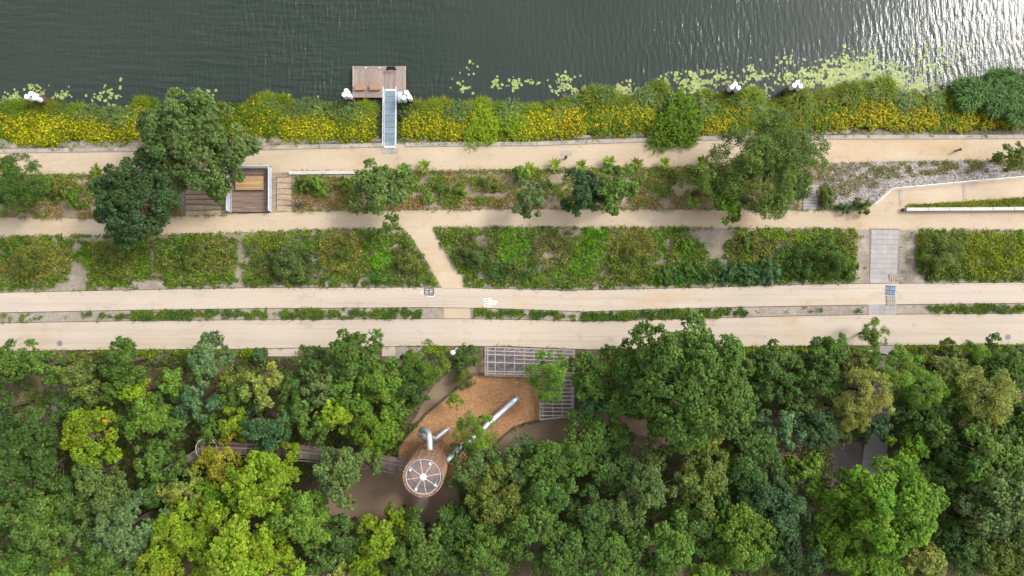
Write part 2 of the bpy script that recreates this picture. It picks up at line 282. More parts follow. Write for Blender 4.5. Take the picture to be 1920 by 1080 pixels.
# ------------------------------------------------------------------ object helpers
def link(o, parent=None):
    COL.objects.link(o)
    if parent is not None: o.parent = parent
    return o
def tag(o, label=None, cat=None, group=None, kind=None):
    if label: o['label'] = label
    if cat: o['category'] = cat
    if group: o['group'] = group
    if kind: o['kind'] = kind
    return o
def thing(name, label, cat, loc=(0, 0, 0), rz=0.0, group=None):
    o = bpy.data.objects.new(name, None); o.empty_display_size = 0.3; link(o)
    o.location = loc; o.rotation_euler = (0, 0, rz)
    return tag(o, label, cat, group)
def wloc(o):
    v = Vector((0, 0, 0))
    while o is not None: v += o.location; o = o.parent
    return v
class MB:
    def __init__(s): s.v = []; s.f = []
    def add(s, vs, fs):
        b = len(s.v); s.v += [tuple(v) for v in vs]; s.f += [tuple(i + b for i in f) for f in fs]; return s
    def hexa(s, p):
        return s.add(p, [(0, 3, 2, 1), (4, 5, 6, 7), (0, 1, 5, 4), (1, 2, 6, 5), (2, 3, 7, 6), (3, 0, 4, 7)])
    def box(s, c, sz, rz=0.0):
        c = Vector(c); hx, hy, hz = sz[0] / 2, sz[1] / 2, sz[2] / 2; ca, sa = math.cos(rz), math.sin(rz)
        P = [(-hx, -hy), (hx, -hy), (hx, hy), (-hx, hy)]
        q = [(c.x + x * ca - y * sa, c.y + x * sa + y * ca) for x, y in P]
        return s.hexa([(x, y, c.z - hz) for x, y in q] + [(x, y, c.z + hz) for x, y in q])
    def bar(s, a, b, w, h):
        a = Vector(a); b = Vector(b); d = (b - a).normalized()
        u = d.cross(Vector((0, 0, 1)))
        if u.length < 1e-4: u = Vector((1, 0, 0))
        u.normalize(); n = u.cross(d).normalized(); u *= w / 2; n *= h / 2
        return s.hexa([a - u - n, a + u - n, b + u - n, b - u - n, a - u + n, a + u + n, b + u + n, b - u + n])
    def tube(s, pts, r, n=8, caps=True):
        pts = [Vector(p) for p in pts]; rs = r if isinstance(r, (list, tuple)) else [r] * len(pts)
        rings = []; up = None
        for i, p in enumerate(pts):
            d = (pts[min(i + 1, len(pts) - 1)] - pts[max(i - 1, 0)]).normalized()
            if up is None:
                up = Vector((0, 0, 1)) if abs(d.z) < 0.9 else Vector((1, 0, 0))
            u = (up - d * up.dot(d)).normalized(); up = u; w = d.cross(u)
            rings.append([p + (u * math.cos(2 * math.pi * k / n) + w * math.sin(2 * math.pi * k / n)) * rs[i] for k in range(n)])
        vs = [q for g in rings for q in g]; fs = []
        for i in range(len(pts) - 1):
            for k in range(n):
                k2 = (k + 1) % n; fs.append((i * n + k, i * n + k2, (i + 1) * n + k2, (i + 1) * n + k))
        if caps: fs += [tuple(range(n))[::-1], tuple((len(pts) - 1) * n + k for k in range(n))]
        return s.add(vs, fs)
    def lathe(s, c, prof, n=16):
        vs = []; fs = []
        for r_, z in prof:
            for k in range(n): vs.append((c[0] + r_ * math.cos(2 * math.pi * k / n), c[1] + r_ * math.sin(2 * math.pi * k / n), c[2] + z))
        for i in range(len(prof) - 1):
            for k in range(n):
                k2 = (k + 1) % n; fs.append((i * n + k, i * n + k2, (i + 1) * n + k2, (i + 1) * n + k))
        fs += [tuple(range(n))[::-1], tuple((len(prof) - 1) * n + k for k in range(n))]
        return s.add(vs, fs)
    def ring(s, c, r0, r1, h, n=32):
        vs = []; fs = []
        for k in range(n):
            ca, sa = math.cos(2 * math.pi * k / n), math.sin(2 * math.pi * k / n)
            for r_, z in ((r0, 0), (r1, 0), (r1, h), (r0, h)): vs.append((c[0] + r_ * ca, c[1] + r_ * sa, c[2] + z))
        for k in range(n):
            a, b = k * 4, ((k + 1) % n) * 4
            for j in range(4):
                j2 = (j + 1) % 4; fs.append((a + j, b + j, b + j2, a + j2))
        return s.add(vs, fs)
    def build(s, name, mat, parent=None, smooth=False, local=False):
        o_ = wloc(parent) if (parent is not None and not local) else Vector((0, 0, 0))
        me = bpy.data.meshes.new(name); me.from_pydata([(v[0] - o_.x, v[1] - o_.y, v[2] - o_.z) for v in s.v], [], s.f)
        me.materials.append(MATS[mat] if isinstance(mat, str) else mat)
        if smooth: me.polygons.foreach_set('use_smooth', [True] * len(me.polygons))
        me.update()
        return link(bpy.data.objects.new(name, me), parent)
UNIT = {}
def piece(name, mat, parent, c, size, rz=0.0, local=False, rot=None):
    """one board / slab / stone: a shared, slightly chamfered unit block scaled to size"""
    if mat not in UNIT:
        e = 0.04
        vs = [(-.5, -.5, -.5), (.5, -.5, -.5), (.5, .5, -.5), (-.5, .5, -.5), (-.5, -.5, .5 - e), (.5, -.5, .5 - e), (.5, .5, .5 - e), (-.5, .5, .5 - e),
              (-.5 + e / 2, -.5 + e / 2, .5), (.5 - e / 2, -.5 + e / 2, .5), (.5 - e / 2, .5 - e / 2, .5), (-.5 + e / 2, .5 - e / 2, .5)]
        fs = [(0, 3, 2, 1), (0, 1, 5, 4), (1, 2, 6, 5), (2, 3, 7, 6), (3, 0, 4, 7), (4, 5, 9, 8), (5, 6, 10, 9), (6, 7, 11, 10), (7, 4, 8, 11), (8, 9, 10, 11)]
        me = bpy.data.meshes.new('block'); me.from_pydata(vs, [], fs); me.materials.append(MATS[mat]); UNIT[mat] = me
    o = bpy.data.objects.new(name, UNIT[mat]); link(o, parent)
    o.location = Vector(c) - (wloc(parent) if (parent is not None and not local) else Vector((0, 0, 0)))
    o.scale = size; o.rotation_euler = rot if rot else (0, 0, rz)
    return o
def sheet(name, pts, mat, dz, parent=None, kind='structure'):
    """flat ground sheet at level 0 from survey points"""
    bm = bmesh.new(); vs = [bm.verts.new(G(x, y, dz)) for x, y in pts]; f = bm.faces.new(vs)
    bmesh.ops.triangulate(bm, faces=[f]); bmesh.ops.recalc_face_normals(bm, faces=bm.faces[:])
    for f in bm.faces:
        if f.normal.z < 0: f.normal_flip()
    me = bpy.data.meshes.new(name); bm.to_mesh(me); bm.free(); me.materials.append(MATS[mat])
    o = link(bpy.data.objects.new(name, me), parent)
    return tag(o, kind=kind) if parent is None else o
def wobble(pts, amp=1.5, step=7.0, seed=0):
    """uneven outline between survey points"""
    rr = random.Random(seed); out = []
    for (x0, y0), (x1, y1) in zip(pts, pts[1:] + pts[:1]):
        n = max(1, int(math.hypot(x1 - x0, y1 - y0) / step))
        for i in range(n):
            t = i / n; j = amp if i else amp * 0.5
            out.append((x0 + (x1 - x0) * t + rr.uniform(-j, j), y0 + (y1 - y0) * t + rr.uniform(-j, j)))
    return out
PXC = np.concatenate([np.arange(-1500, -60, 120), np.arange(-60, 1985, 12), np.arange(2000, 3500, 120)]).astype(float)
def strip(name, la, lb, mat, dz=0.0, rows=2, x0=None, x1=None, kind='structure', parent=None, jit=0.0, seed=0):
    """ground between two feature lines, following the terrace levels"""
    px = PXC if x0 is None else np.unique(np.concatenate([[x0, x1], PXC[(PXC > x0) & (PXC < x1)]]))
    a, b = la(px), lb(px)
    if jit:
        a = a + (vnoise(px / 9.0, px * 0 + 3.3, seed) - .5) * 2 * jit; b = b + (vnoise(px / 8.0, px * 0 + 9.1, seed + 1) - .5) * 2 * jit
    V = []
    for i in range(rows + 1):
        t = i / rows; py = a * (1 - t) + b * t
        za = zf(px, np.clip(py, a + 1e-3, None)) + dz; V.append(WA(px, py, za))
    V = np.concatenate(V); n = len(px); F = []
    for i in range(rows):
        for k in range(n - 1):
            F.append((i * n + k, (i + 1) * n + k, (i + 1) * n + k + 1, i * n + k + 1))
    me = bpy.data.meshes.new(name); me.from_pydata(V.tolist(), [], F); me.materials.append(MATS[mat]); me.update()
    o = link(bpy.data.objects.new(name, me), parent)
    return tag(o, kind=kind) if kind and parent is None else o

# ------------------------------------------------------------------ the setting
m = MB(); k = 320
m.add([(-k, 15.0, ZW), (k, 15.0, ZW), (k, 260, ZW), (-k, 260, ZW)], [(0, 1, 2, 3)]); tag(m.build('river', 'water'), kind='structure')
strip('river_bank', lambda x: BT(x) - 40, lambda x: L1(x) - 8, 'bank_soil', rows=8)
strip('riverside_path', lambda x: L1(x) - 8, L2, 'sand_path', rows=3)
strip('upper_slope', L2, L3a, 'slope_soil', rows=6)
strip('middle_path', L3a, L4, 'sand_path', rows=5)
strip('grass_slope', L4, L5, 'pale_soil', rows=6)
strip('cycle_track', L5, L6, 'track', rows=2)
strip('verge', L6, L7, 'grey_soil', dz=-0.03, rows=2)
strip('walking_track', L7, L8, 'track', rows=2)
strip('forest_floor', L8, SOUTH, 'forest_floor', dz=-0.02, rows=10)
for ln, s in ((L5, -0.6), (L6, 0.5), (L7, -0.5), (L8, 0.6)):
    strip('steel_edging', (lambda x, l=ln, s=s: l(x) - 0.45 + s), (lambda x, l=ln, s=s: l(x) + 0.45 + s), 'edge_steel', dz=0.02, rows=1)
# the diagonal link path, the sandy crossing in the verge, side bays of the walking track
def conform(name, pts_left, pts_right, mat, dz, n=14, kind='structure'):
    V = []; F = []; wd = 4
    for i in range(n + 1):
        t = i / n
        lx = np.interp(t, np.linspace(0, 1, len(pts_left)), [p[0] for p in pts_left]); ly = np.interp(t, np.linspace(0, 1, len(pts_left)), [p[1] for p in pts_left])
        rx = np.interp(t, np.linspace(0, 1, len(pts_right)), [p[0] for p in pts_right]); ry = np.interp(t, np.linspace(0, 1, len(pts_right)), [p[1] for p in pts_right])
        for j in range(wd + 1):
            s = j / wd; V.append(tuple(G(lx * (1 - s) + rx * s, ly * (1 - s) + ry * s, dz)))
    for i in range(n):
        for j in range(wd):
            a = i * (wd + 1) + j; F.append((a, a + wd + 1, a + wd + 2, a + 1))
    o = MB().add(V, F).build(name, mat); return tag(o, kind=kind)
conform('link_path', [(757, 428), (775, 450), (800, 490), (829, 540)], [(812, 427), (822, 448), (850, 495), (878, 541)], 'sand_path', 0.05)
conform('verge_crossing', [(832, 575), (832, 600)], [(881, 577), (882, 601)], 'sand_path', 0.015, 4)
strip('track_bay', lambda x: L8(x) + 0.1, lambda x: np.full_like(x, 668.0), 'track', 0.006, 1, 502, 560)
strip('track_bay', lambda x: L8(x) + 0.1, lambda x: np.full_like(x, 668.0), 'track', 0.006, 1, 716, 741)
sheet('bare_earth', wobble([(741, 650), (792, 650), (770, 668), (741, 672)], 1.5), 'grey_soil', 0.004)
sheet('sandy_clearing', wobble([(838, 700), (905, 652), (908, 704), (890, 704), (820, 765), (770, 795), (800, 740)], 2.5), 'brown_sand', 0.006)
sheet('sandy_clearing', wobble([(935, 822), (965, 800), (1010, 788), (1076, 776), (1150, 775), (1240, 790), (1330, 830), (1360, 870), (1290, 850), (1200, 815), (1110, 810), (1060, 830), (1000, 850), (950, 880), (880, 900)], 3), 'brown_sand', 0.006)
sheet('sandy_clearing', wobble([(600, 900), (700, 872), (770, 870), (850, 870), (860, 930), (850, 985), (760, 980), (680, 970), (610, 965)], 4), 'brown_sand', 0.010)
sheet('sandy_clearing', wobble([(40, 700), (80, 705), (75, 790), (30, 790)], 4), 'brown_sand', 0.006)
sheet('sandy_clearing', wobble([(98, 720), (128, 720), (112, 800), (96, 800)], 2), 'grey_soil', 0.010)
sheet('sandy_clearing', wobble([(1430, 800), (1580, 700), (1600, 740), (1500, 860), (1440, 900)], 4), 'brown_sand', 0.006)
sheet('sandy_clearing', wobble([(60, 1010), (160, 970), (180, 1000), (110, 1060), (50, 1060)], 4), 'brown_sand', 0.006)
sheet('forest_path', [(1650, 646.5), (1685, 646.5), (1672, 760), (1658, 900), (1612, 900), (1632, 760)], 'slab', 0.008)
sheet('sunken_yard', [(1560, 830), (1614, 828), (1611, 905), (1560, 905)], 'dark_slab', 0.010)
CHIP = [(890, 704), (950, 706), (1012, 707), (1013, 788), (985, 793), (962, 803), (940, 821), (905, 850), (880, 880), (835, 905), (790, 890), (745, 865), (747, 838), (800, 778), (845, 742)]
sheet('chip_pit', CHIP, 'chip_base', 0.012)
sheet('grey_pit', [(908, 650), (1078, 656), (1078, 778), (1012, 788), (1012, 706), (908, 703)], 'gravel_sand', 0.016)

# paved link: slabs laid one by one
pav = strip('paved_path', lambda x: np.where(x > 0, L4(x) - 2, 0), lambda x: L5(x) - 1, 'joint', 0.012, 4, 1630, 1686)
for j in range(11):
    for i in range(5):
        t0 = j / 11; py0 = 431 + (531 - 431) * (j + .5) / 11
        xl = 1634 - 3.5 * (py0 - 431) / 100; xr = 1686 - 5 * (py0 - 431) / 100
        px0 = xl + (xr - xl) * (i + .5 + 0.0) / 5
        c = G(px0, py0, 0.02); dz = float(zf(px0, py0 + 4.4) - zf(px0, py0 - 4.4))
        piece('slab', 'slab', pav, c, ((xr - xl) / 5 / 14.8 - 0.012, 9.05 / 14.8 - 0.012, 0.05), rot=(-math.atan2(dz, 8.8 / 15), 0, 0))
pav2 = strip('paved_crossing', L6, L7, 'joint', -0.008, 1, 1628, 1680)
for j in range(2):
    for i in range(5):
        px0 = 1628 + 52 * (i + .5) / 5; py0 = L6(px0) + (L7(px0) - L6(px0)) * (j + .5) / 2
        piece('slab', 'slab', pav2, G(px0, py0, 0.0), (10.2 / 15, 9.2 / 15, 0.05))

# quay edge: rough stone revetment and concrete kerb
rev = strip('revetment', lambda x: BB(x) + 1, lambda x: L1(x) - 8, 'soil', 0.04, 3)
rs = random.Random(3)
ROCKS = []
for v in range(4):
    bm = bmesh.new(); bmesh.ops.create_icosphere(bm, subdivisions=2, radius=0.5)
    rr = random.Random(v)
    for q in bm.verts:
        c = q.co; s = max(abs(c.x), abs(c.y)) + 1e-6
        c.x *= 0.75 + 0.28 * abs(c.x) / s; c.y *= 0.75 + 0.28 * abs(c.y) / s
        c *= rr.uniform(0.86, 1.1); c.z = max(-0.3, min(c.z, 0.34 + rr.uniform(-.05, .05)))
    me = bpy.data.meshes.new('stone'); bm.to_mesh(me); bm.free(); me.materials.append(MATS['rock']); ROCKS.append(me)
x = -6.0
while x < 1925:
    w = rs.uniform(18, 40)
    if not (715 < x + w / 2 < 748) and (x < 1345 or rs.random() < 0.25):
        a, b = float(BB(x + w / 2)) - 4, float(L1(x + w / 2)) - 8
        py = (a + b) / 2 + rs.uniform(-1, 1); hh = max(8, b - a)
        o = bpy.data.objects.new('stone', rs.choice(ROCKS)); link(o, rev)
        o.location = G(x + w / 2, py, 0.0); o.scale = (w / 14.4 * 1.04, hh / 14.4 * 1.05, rs.uniform(.35, .7)); o.rotation_euler = (R(-8), 0, rs.choice((0, math.pi)) + rs.uniform(-.06, .06))
    x += w * rs.uniform(0.98, 1.12)
kerb = MB()
kr = bpy.data.objects.new('quay_kerb', None); link(kr); tag(kr, kind='structure')
x = -20.0
while x < 1940:
    w = 30.0; c = G(x + w / 2, float(L1(x + w / 2)) - 6.5, 0.03)
    a, b = G(x, float(L1(x)) - 6.5), G(x + w, float(L1(x + w)) - 6.5)
    if not (717 < x + w / 2 < 747):
        piece('kerb_stone', 'concrete', kr, c, (w / 14.45 - 0.02, 0.5, 0.16), math.atan2(b.y - a.y, b.x - a.x))
    x += w
sheet('gangway_landing', [(716, 275), (746, 274.5), (746, 287), (716, 287.5)], 'concrete', 0.05)
sheet('landing_patch', [(1052, 283), (1072, 283), (1072, 292), (1052, 292)], 'concrete', 0.02)

# ------------------------------------------------------------------ floating pontoon, gangway, benches, piles
ZD = -4.05
k4 = (CAM_H - ZD) / CAM_H / SC
def D(px, py, z=ZD): return Vector(W(px, py, z))
pon = thing('floating_pontoon', 'timber decked floating pontoon at the foot of the steel gangway', 'pontoon', D(711, 154, ZW))
x0, y0 = D(661, 183).x, D(661, 183).y; x1, y1 = D(761, 124).x, D(761, 124).y
MB().box(((x0 + x1) / 2, (y0 + y1) / 2, ZW + 0.12), (x1 - x0 - 0.25, y1 - y0 - 0.25, 0.8)).build('float', 'black_metal', pon)
MB().box(((x0 + x1) / 2, (y0 + y1) / 2, ZD - 0.09), (x1 - x0 - 0.04, y1 - y0 - 0.04, 0.1)).build('frame', 'edge_steel', pon)
n = 40; pw = (x1 - x0) / n; ytop = D(661, 131.5).y
for i in range(n):
    xc = x0 + pw * (i + .5)
    piece('plank', 'grey_wood', pon, (xc, (y0 + ytop) / 2, ZD - 0.015 + random.uniform(-.003, .003)), (pw - 0.016, ytop - y0 - 0.02, 0.05))
for i in range(3):
    yy = ytop + (y1 - ytop) * (i + .5) / 3
    for (xa, xb) in ((x0, x0 + 3.4), (x0 + 3.41, x1)):
        piece('plank', 'grey_wood', pon, ((xa + xb) / 2, yy, ZD - 0.012), (xb - xa - 0.02, (y1 - ytop) / 3 - 0.02, 0.05))
for xx in (D(662, 150).x, D(760, 150).x):
    piece('edge_board', 'beam_wood', pon, (xx, (y0 + y1) / 2, ZD + 0.0), (0.1, y1 - y0 + 0.04, 0.07))
for xx in (722.5, 742.5):
    piece('guide_rail', 'beam_wood', pon, (D(xx, 147).x, (D(0, 168).y + ytop) / 2, ZD + 0.045), (0.07, ytop - D(0, 168).y - 0.05, 0.06))
for (a, b) in ((718, 725), (746, 755)):
    piece('hinge_plate', 'light_metal', pon, (D((a + b) / 2, 0).x, D(0, 182.5).y, ZD + 0.05), ((b - a) * k4, 20 * k4, 0.05))
for px in (686, 711):
    piece('cleat', 'white_paint', pon, D(px, 127, ZD + 0.06), (0.2, 0.12, 0.1))

def bench(loc, label, L=1.48, D_=0.72, mat='bench_wood', nsl=6, h=0.45, group=None):
    t = thing('bench', label, 'bench', loc, 0, group)
    for i in range(nsl):
        piece('slat', mat, t, (0, (i + .5 - nsl / 2) * D_ / nsl, h - 0.025), (L, D_ / nsl - 0.02, 0.05), local=True)
    for s in (-1, 1):
        piece('leg', mat, t, (s * (L / 2 - 0.22), 0, (h - 0.05) / 2), (0.09, D_ - 0.12, h - 0.05), local=True)
    piece('stretcher', mat, t, (0, 0, h - 0.1), (L - 0.54, 0.08, 0.08), local=True)
    return t
bench(D(677, 165, ZD + 0.01), 'slatted wooden bench on the pontoon, farther from the gangway')
bench(D(705, 165, ZD + 0.01), 'slatted wooden bench on the pontoon, nearer to the gangway')
# dark slanted board at the river edge of the pontoon
bd = thing('display_board', 'black slanted board on two short posts at the river edge of the pontoon', 'board', D(735, 132, ZD + 0.02))
b0 = D(735, 131, ZD)
m = MB(); z = ZD + 0.75
m.hexa([(b0.x - .72, b0.y - .18, z - .14), (b0.x + .72, b0.y - .18, z - .14), (b0.x + .50, b0.y + .16, z + .16), (b0.x - .50, b0.y + .16, z + .16),
        (b0.x - .72, b0.y - .21, z - .10), (b0.x + .72, b0.y - .21, z - .10), (b0.x + .50, b0.y + .13, z + .20), (b0.x - .50, b0.y + .13, z + .20)]); m.build('panel', 'black_metal', bd)
for s in (-1, 1): MB().tube([(b0.x + s * .42, b0.y, ZD + 0.02), (b0.x + s * .42, b0.y, z)], 0.04, 8).build('post', 'black_metal', bd)

gw = thing('gangway', 'galvanised steel gangway with handrails down to the pontoon', 'gangway', G(731, 274, 0.05))
A = np.array(W(731.5, 274, -2.93)); B = np.array(W(732.5, 170, ZD + 0.14)); wid = 1.52
def gp(t, s, dz): p = A * (1 - t) + B * t; return Vector((p[0] + s, p[1], p[2] + dz))
npn = 9
for i in range(npn):
    t0, t1 = i / npn, (i + 1) / npn; c = gp((t0 + t1) / 2, 0, 0.0); ln = (gp(t1, 0, 0) - gp(t0, 0, 0)).length
    piece('grating_panel', 'grating', gw, c, (wid - 0.14, ln - 0.035, 0.05), rot=(math.atan2(B[2] - A[2], B[1] - A[1]), 0, 0))
for s in (-1, 1):
    MB().bar(gp(-0.0, s * wid / 2, -0.05), gp(1.0, s * wid / 2, -0.05), 0.09, 0.26).build('stringer', 'galvanised', gw)
    r = MB().tube([gp(-0.02, s * (wid / 2 + .06), 0.15), gp(-0.02, s * (wid / 2 + .06), 1.02), gp(1.04, s * (wid / 2 + .06), 1.02), gp(1.04, s * (wid / 2 + .06), 0.1)], 0.035, 6).build('handrail', 'light_metal', gw)
    MB().tube([gp(0, s * (wid / 2 + .06), 0.55), gp(1.03, s * (wid / 2 + .06), 0.55)], 0.02, 5).build('mid_rail', 'light_metal', gw)
    for i in range(7):
        t = 0.01 + i * 0.98 / 6
        MB().tube([gp(t, s * (wid / 2 + .06), -0.05), gp(t, s * (wid / 2 + .06), 1.0)], 0.025, 5, False).build('post', 'galvanised', gw)
for t in (-0.012, 1.012):
    piece('end_plate', 'white_paint', gw, gp(t, 0, 0.03), (wid, 0.24, 0.03))

# mooring piles, in clusters of three with white caps
def pile_cluster(tops, label, ztop=-1.35):
    zb = ZW - 1.5
    b = W(tops[0][0], tops[0][1], ztop)
    t = thing('mooring_piles', label, 'mooring piles', (b[0], b[1], ZW))
    for (px, py) in tops:
        q = W(px, py, ztop); r = 0.30
        p = MB().lathe((q[0], q[1], zb), [(r, 0), (r * 0.98, ztop - zb - 1.15)], 14).build('pile', 'pile_wood', t, True)
        MB().lathe((q[0], q[1], ztop - 1.15), [(r * 1.06, 0), (r * 1.06, 1.08), (r * 0.98, 1.13), (0.02, 1.15)], 18).build('cap', 'white_paint', p)
    c = np.mean([W(a, b_, ztop - 1.3)[:2] for a, b_ in tops], 0)
    MB().ring((c[0], c[1], ztop - 1.75), 0.62, 0.66, 0.14, 20).build('band', 'edge_steel', t)
pile_cluster([(649, 170), (645, 177), (653, 177)], 'three white-capped mooring piles at the left side of the pontoon')
pile_cluster([(762, 173), (767, 181), (757, 183)], 'three white-capped mooring piles at the right side of the pontoon')
pile_cluster([(57, 175), (49, 181), (64, 183)], 'white-capped mooring piles among lily pads, far left of the river')
pile_cluster([(1379, 157), (1373, 163), (1385, 164)], 'white-capped mooring piles in the middle lily bed, right of centre')
pile_cluster([(1496, 154), (1490, 160), (1502, 161)], 'rightmost white-capped mooring piles, at the edge of the largest lily bed')

# ------------------------------------------------------------------ lookout deck with its bench, steps beside it
ZK = -1.22
dk = thing('lookout_deck', 'brown timber lookout deck with steel balustrade above the riverside path', 'deck', W(468, 356, -2.9))
x0, y0 = W(434, 397, ZK)[:2]; x1, y1 = W(506, 317, ZK)[:2]
n = 26; ph = (y1 - y0) / n
for i in range(n):
    xm = x0 + (x1 - x0) * 0.30
    for (xa, xb) in ((x0, xm), (xm, x1)):
        piece('plank', 'deck_wood', dk, ((xa + xb) / 2, y0 + ph * (i + .5), ZK - 0.02 + random.uniform(-.003, .003)), (xb - xa - 0.01, ph - 0.016, 0.05))
for s, xx in ((-1, x0 - .06), (1, x1 + .06)):
    piece('edge_beam', 'galvanised', dk, (xx, (y0 + y1) / 2, ZK - 0.08), (0.1, y1 - y0 + 0.2, 0.22))
for yy in (y0 - .06, y1 + .06):
    piece('edge_beam', 'black_metal', dk, ((x0 + x1) / 2, yy, ZK - 0.08), (x1 - x0 + .02, 0.1, 0.2))
for xx in (x0 + .4, (x0 + x1) / 2, x1 - .4):
    for yy in (y1 - .4, y1 - 2.2): MB().tube([(xx, yy, -3.1), (xx, yy, ZK - 0.1)], 0.09, 8).build('support', 'galvanised', dk)
def balus(pts, segs):
    for a, b in zip(pts[:-1], pts[1:]):
        a = Vector(a); b = Vector(b)
        MB().bar(a + Vector((0, 0, 1.05)), b + Vector((0, 0, 1.05)), 0.11, 0.05).build('top_rail', 'light_metal', dk)
        MB().bar(a + Vector((0, 0, 0.12)), b + Vector((0, 0, 0.12)), 0.05, 0.05).build('bottom_rail', 'light_metal', dk)
        MB().bar(a + Vector((0, 0, 0.58)), b + Vector((0, 0, 0.58)), 0.012, 0.86).build('mesh_panel', 'galvanised', dk)
        for i in range(segs + 1):
            p = a.lerp(b, i / segs); MB().box((p.x, p.y, p.z + .5), (0.06, 0.06, 1.06)).build('post', 'light_metal', dk)
z = ZK
balus([(x0 - .2, y0 + .05, z), (x0 - .2, y1 + .2, z), (x1 + .2, y1 + .2, z), (x1 + .2, y0 + .05, z)], 4)
bk = bench(Vector(W(469, 344, ZK + 0.005)), 'big new yellowish wooden lounging bench on the lookout deck', 3.4, 1.75, 'new_wood', 8, 0.42)
piece('end_board', 'new_wood', bk, (1.75, 0, 0.25), (0.07, 1.75, 0.34), local=True)

def earth_steps(name, label, xl, xr, ya, yb, n, tread, riser, lean=0.0, cat='steps'):
    t = thing(name, label, cat, G((xl + xr) / 2, yb, 0))
    for i in range(n):
        pa = ya + (yb - ya) * i / n; pb = ya + (yb - ya) * (i + 1) / n; pc = (pa + pb) / 2
        z = float(zf((xl + xr) / 2, pb)) + 0.02; k = (CAM_H - z) / CAM_H / SC
        sh = lean * (1 - (i + .5) / n)
        c = W((xl + xr) / 2 + sh, pc, z)
        piece('tread', tread, t, (c[0], c[1], z - 0.10), ((xr - xl) * k, (pb - pa) * k + 0.02, 0.24), rz=random.uniform(-.012, .012))
        if riser:
            c2 = W((xl + xr) / 2 + sh, pa + 0.3, z)
            piece('riser', riser, t, (c2[0], c2[1], z - 0.06), ((xr - xl) * k + 0.1, 0.075, 0.19), rz=random.uniform(-.06, .06))
    return t
earth_steps('timber_steps', 'earth steps with log risers right of the lookout deck', 519, 546, 332, 396, 6, 'tread_earth', 'log_wood')
earth_steps('timber_steps', 'wide sandy timber steps left of the lookout deck, mostly under the tree', 348, 424, 334, 404, 7, 'tread_earth', 'log_wood')
earth_steps('concrete_steps', 'pale concrete steps beside the stony slope, between the two river paths', 1505, 1532, 346, 393, 8, 'slab', 'joint', 4)
piece_o = thing('low_wall', 'long pale concrete kerb wall along the riverside path, right of the log steps', 'wall', G(606, 323.5, 0))
for i in range(4):
    px = 542 + 32 * (i + .5); c = G(px, 324.0 - 0.008 * (px - 606), 0.1)
    piece('block', 'white_concrete', piece_o, c, (32 / 14.5 - 0.015, 0.42, 0.4))
# ramp handrail, cross strips, retaining wall
rail = thing('ramp_handrail', 'thin white handrail along the stony slope beside the ramp', 'handrail', G(1668, 354, 0))
rp = [(1634, 385), (1668, 354.5), (1740, 348), (1815, 341), (1890, 334.5), (1965, 328)]
rw = [G(a, b, 0) for a, b in rp]
MB().tube([p + Vector((0, 0, 0.95)) for p in rw], 0.045, 6).build('rail', 'white_paint', rail)
MB().tube([p + Vector((0, 0, 0.5)) for p in rw], 0.02, 5).build('mid_rail', 'light_metal', rail)
for a, b in zip(rw[:-1], rw[1:]):
    for i in range(3):
        p = a.lerp(b, i / 3); MB().tube([p, p + Vector((0, 0, 0.95))], 0.025, 5, False).build('post', 'light_metal', rail)
tag(MB().add(*(lambda q: ([G(*p) + Vector((0, 0, .03)) for p in q], [(0, 3, 2, 1)]))([(1685, 357), (1691, 356.5), (1692, 388), (1687, 388)])).build('ramp_strip', 'concrete'), kind='structure')
tag(MB().add(*(lambda q: ([G(*p) + Vector((0, 0, .03)) for p in q], [(0, 3, 2, 1)]))([(1804, 344), (1809, 343.5), (1812, 376), (1807, 376.5)])).build('ramp_strip', 'concrete'), kind='structure')
rw_ = thing('retaining_wall', 'long white concrete wall edging the grass strip beside the ramp', 'wall', G(1690, 394, 0))
for i in range(6):
    px = 1694 + 40 * (i + .5); p = Vector(W(px, 393.5 - 0.006 * (px - 1694), -1.3))
    piece('wall_block', 'white_concrete', rw_, (p.x, p.y, -1.3 + 0.22), (40 / 15 * 1.015 - 0.012, 0.42, 0.95))
piece('end_post', 'log_wood', rw_, Vector(W(1691.5, 394, -1.3)) + Vector((0, 0, 0.2)), (0.2, 0.4, 0.8))

# ------------------------------------------------------------------ small things on the paths
def pallet(px, py, rz, mat, label, sx=1.16, sy=1.12, nb=5):
    t = thing('pallet', label, 'pallet', G(px, py, 0.01), rz)
    for i in range(3):
        yy = (i - 1) * (sy / 2 - 0.06)
        piece('base_board', mat, t, (0, yy, 0.011), (sx, 0.1, 0.022), local=True)
        for j in range(3): piece('block', mat, t, ((j - 1) * (sx / 2 - 0.07), yy, 0.061), (0.14, 0.1, 0.078), local=True)
        piece('bearer', mat, t, (0, yy, 0.111), (sx, 0.1, 0.022), local=True)
    for i in range(nb):
        piece('deck_board', mat, t, ((i + .5 - nb / 2) * (sx - .1) / nb * 1.07, 0, 0.134), (0.1, sy, 0.022), local=True)
pallet(1675.5, 523, 0.0, 'pallet_wood', 'natural wood pallet lying on the grey paved path')
pallet(1670, 544, R(-4), 'blue_paint', 'blue painted pallet on the cycle track')
pallet(1670.5, 563.5, 0.0, 'pallet_grey', 'weathered whitish pallet overlapping the lower edge of the cycle track')
t = thing('pallet', 'open brown wooden frame lying over the left bicycle marking', 'pallet', G(805, 546.5, 0.015), R(-3))
for i in range(3): piece('bearer', 'pallet_brown', t, ((i - 1) * 0.56, 0, 0.045), (0.1, 0.8, 0.08), local=True)
for yy in (-.4, -.2, .1, .4): piece('deck_board', 'pallet_brown', t, (0, yy, 0.1), (1.25, 0.085, 0.022), local=True)

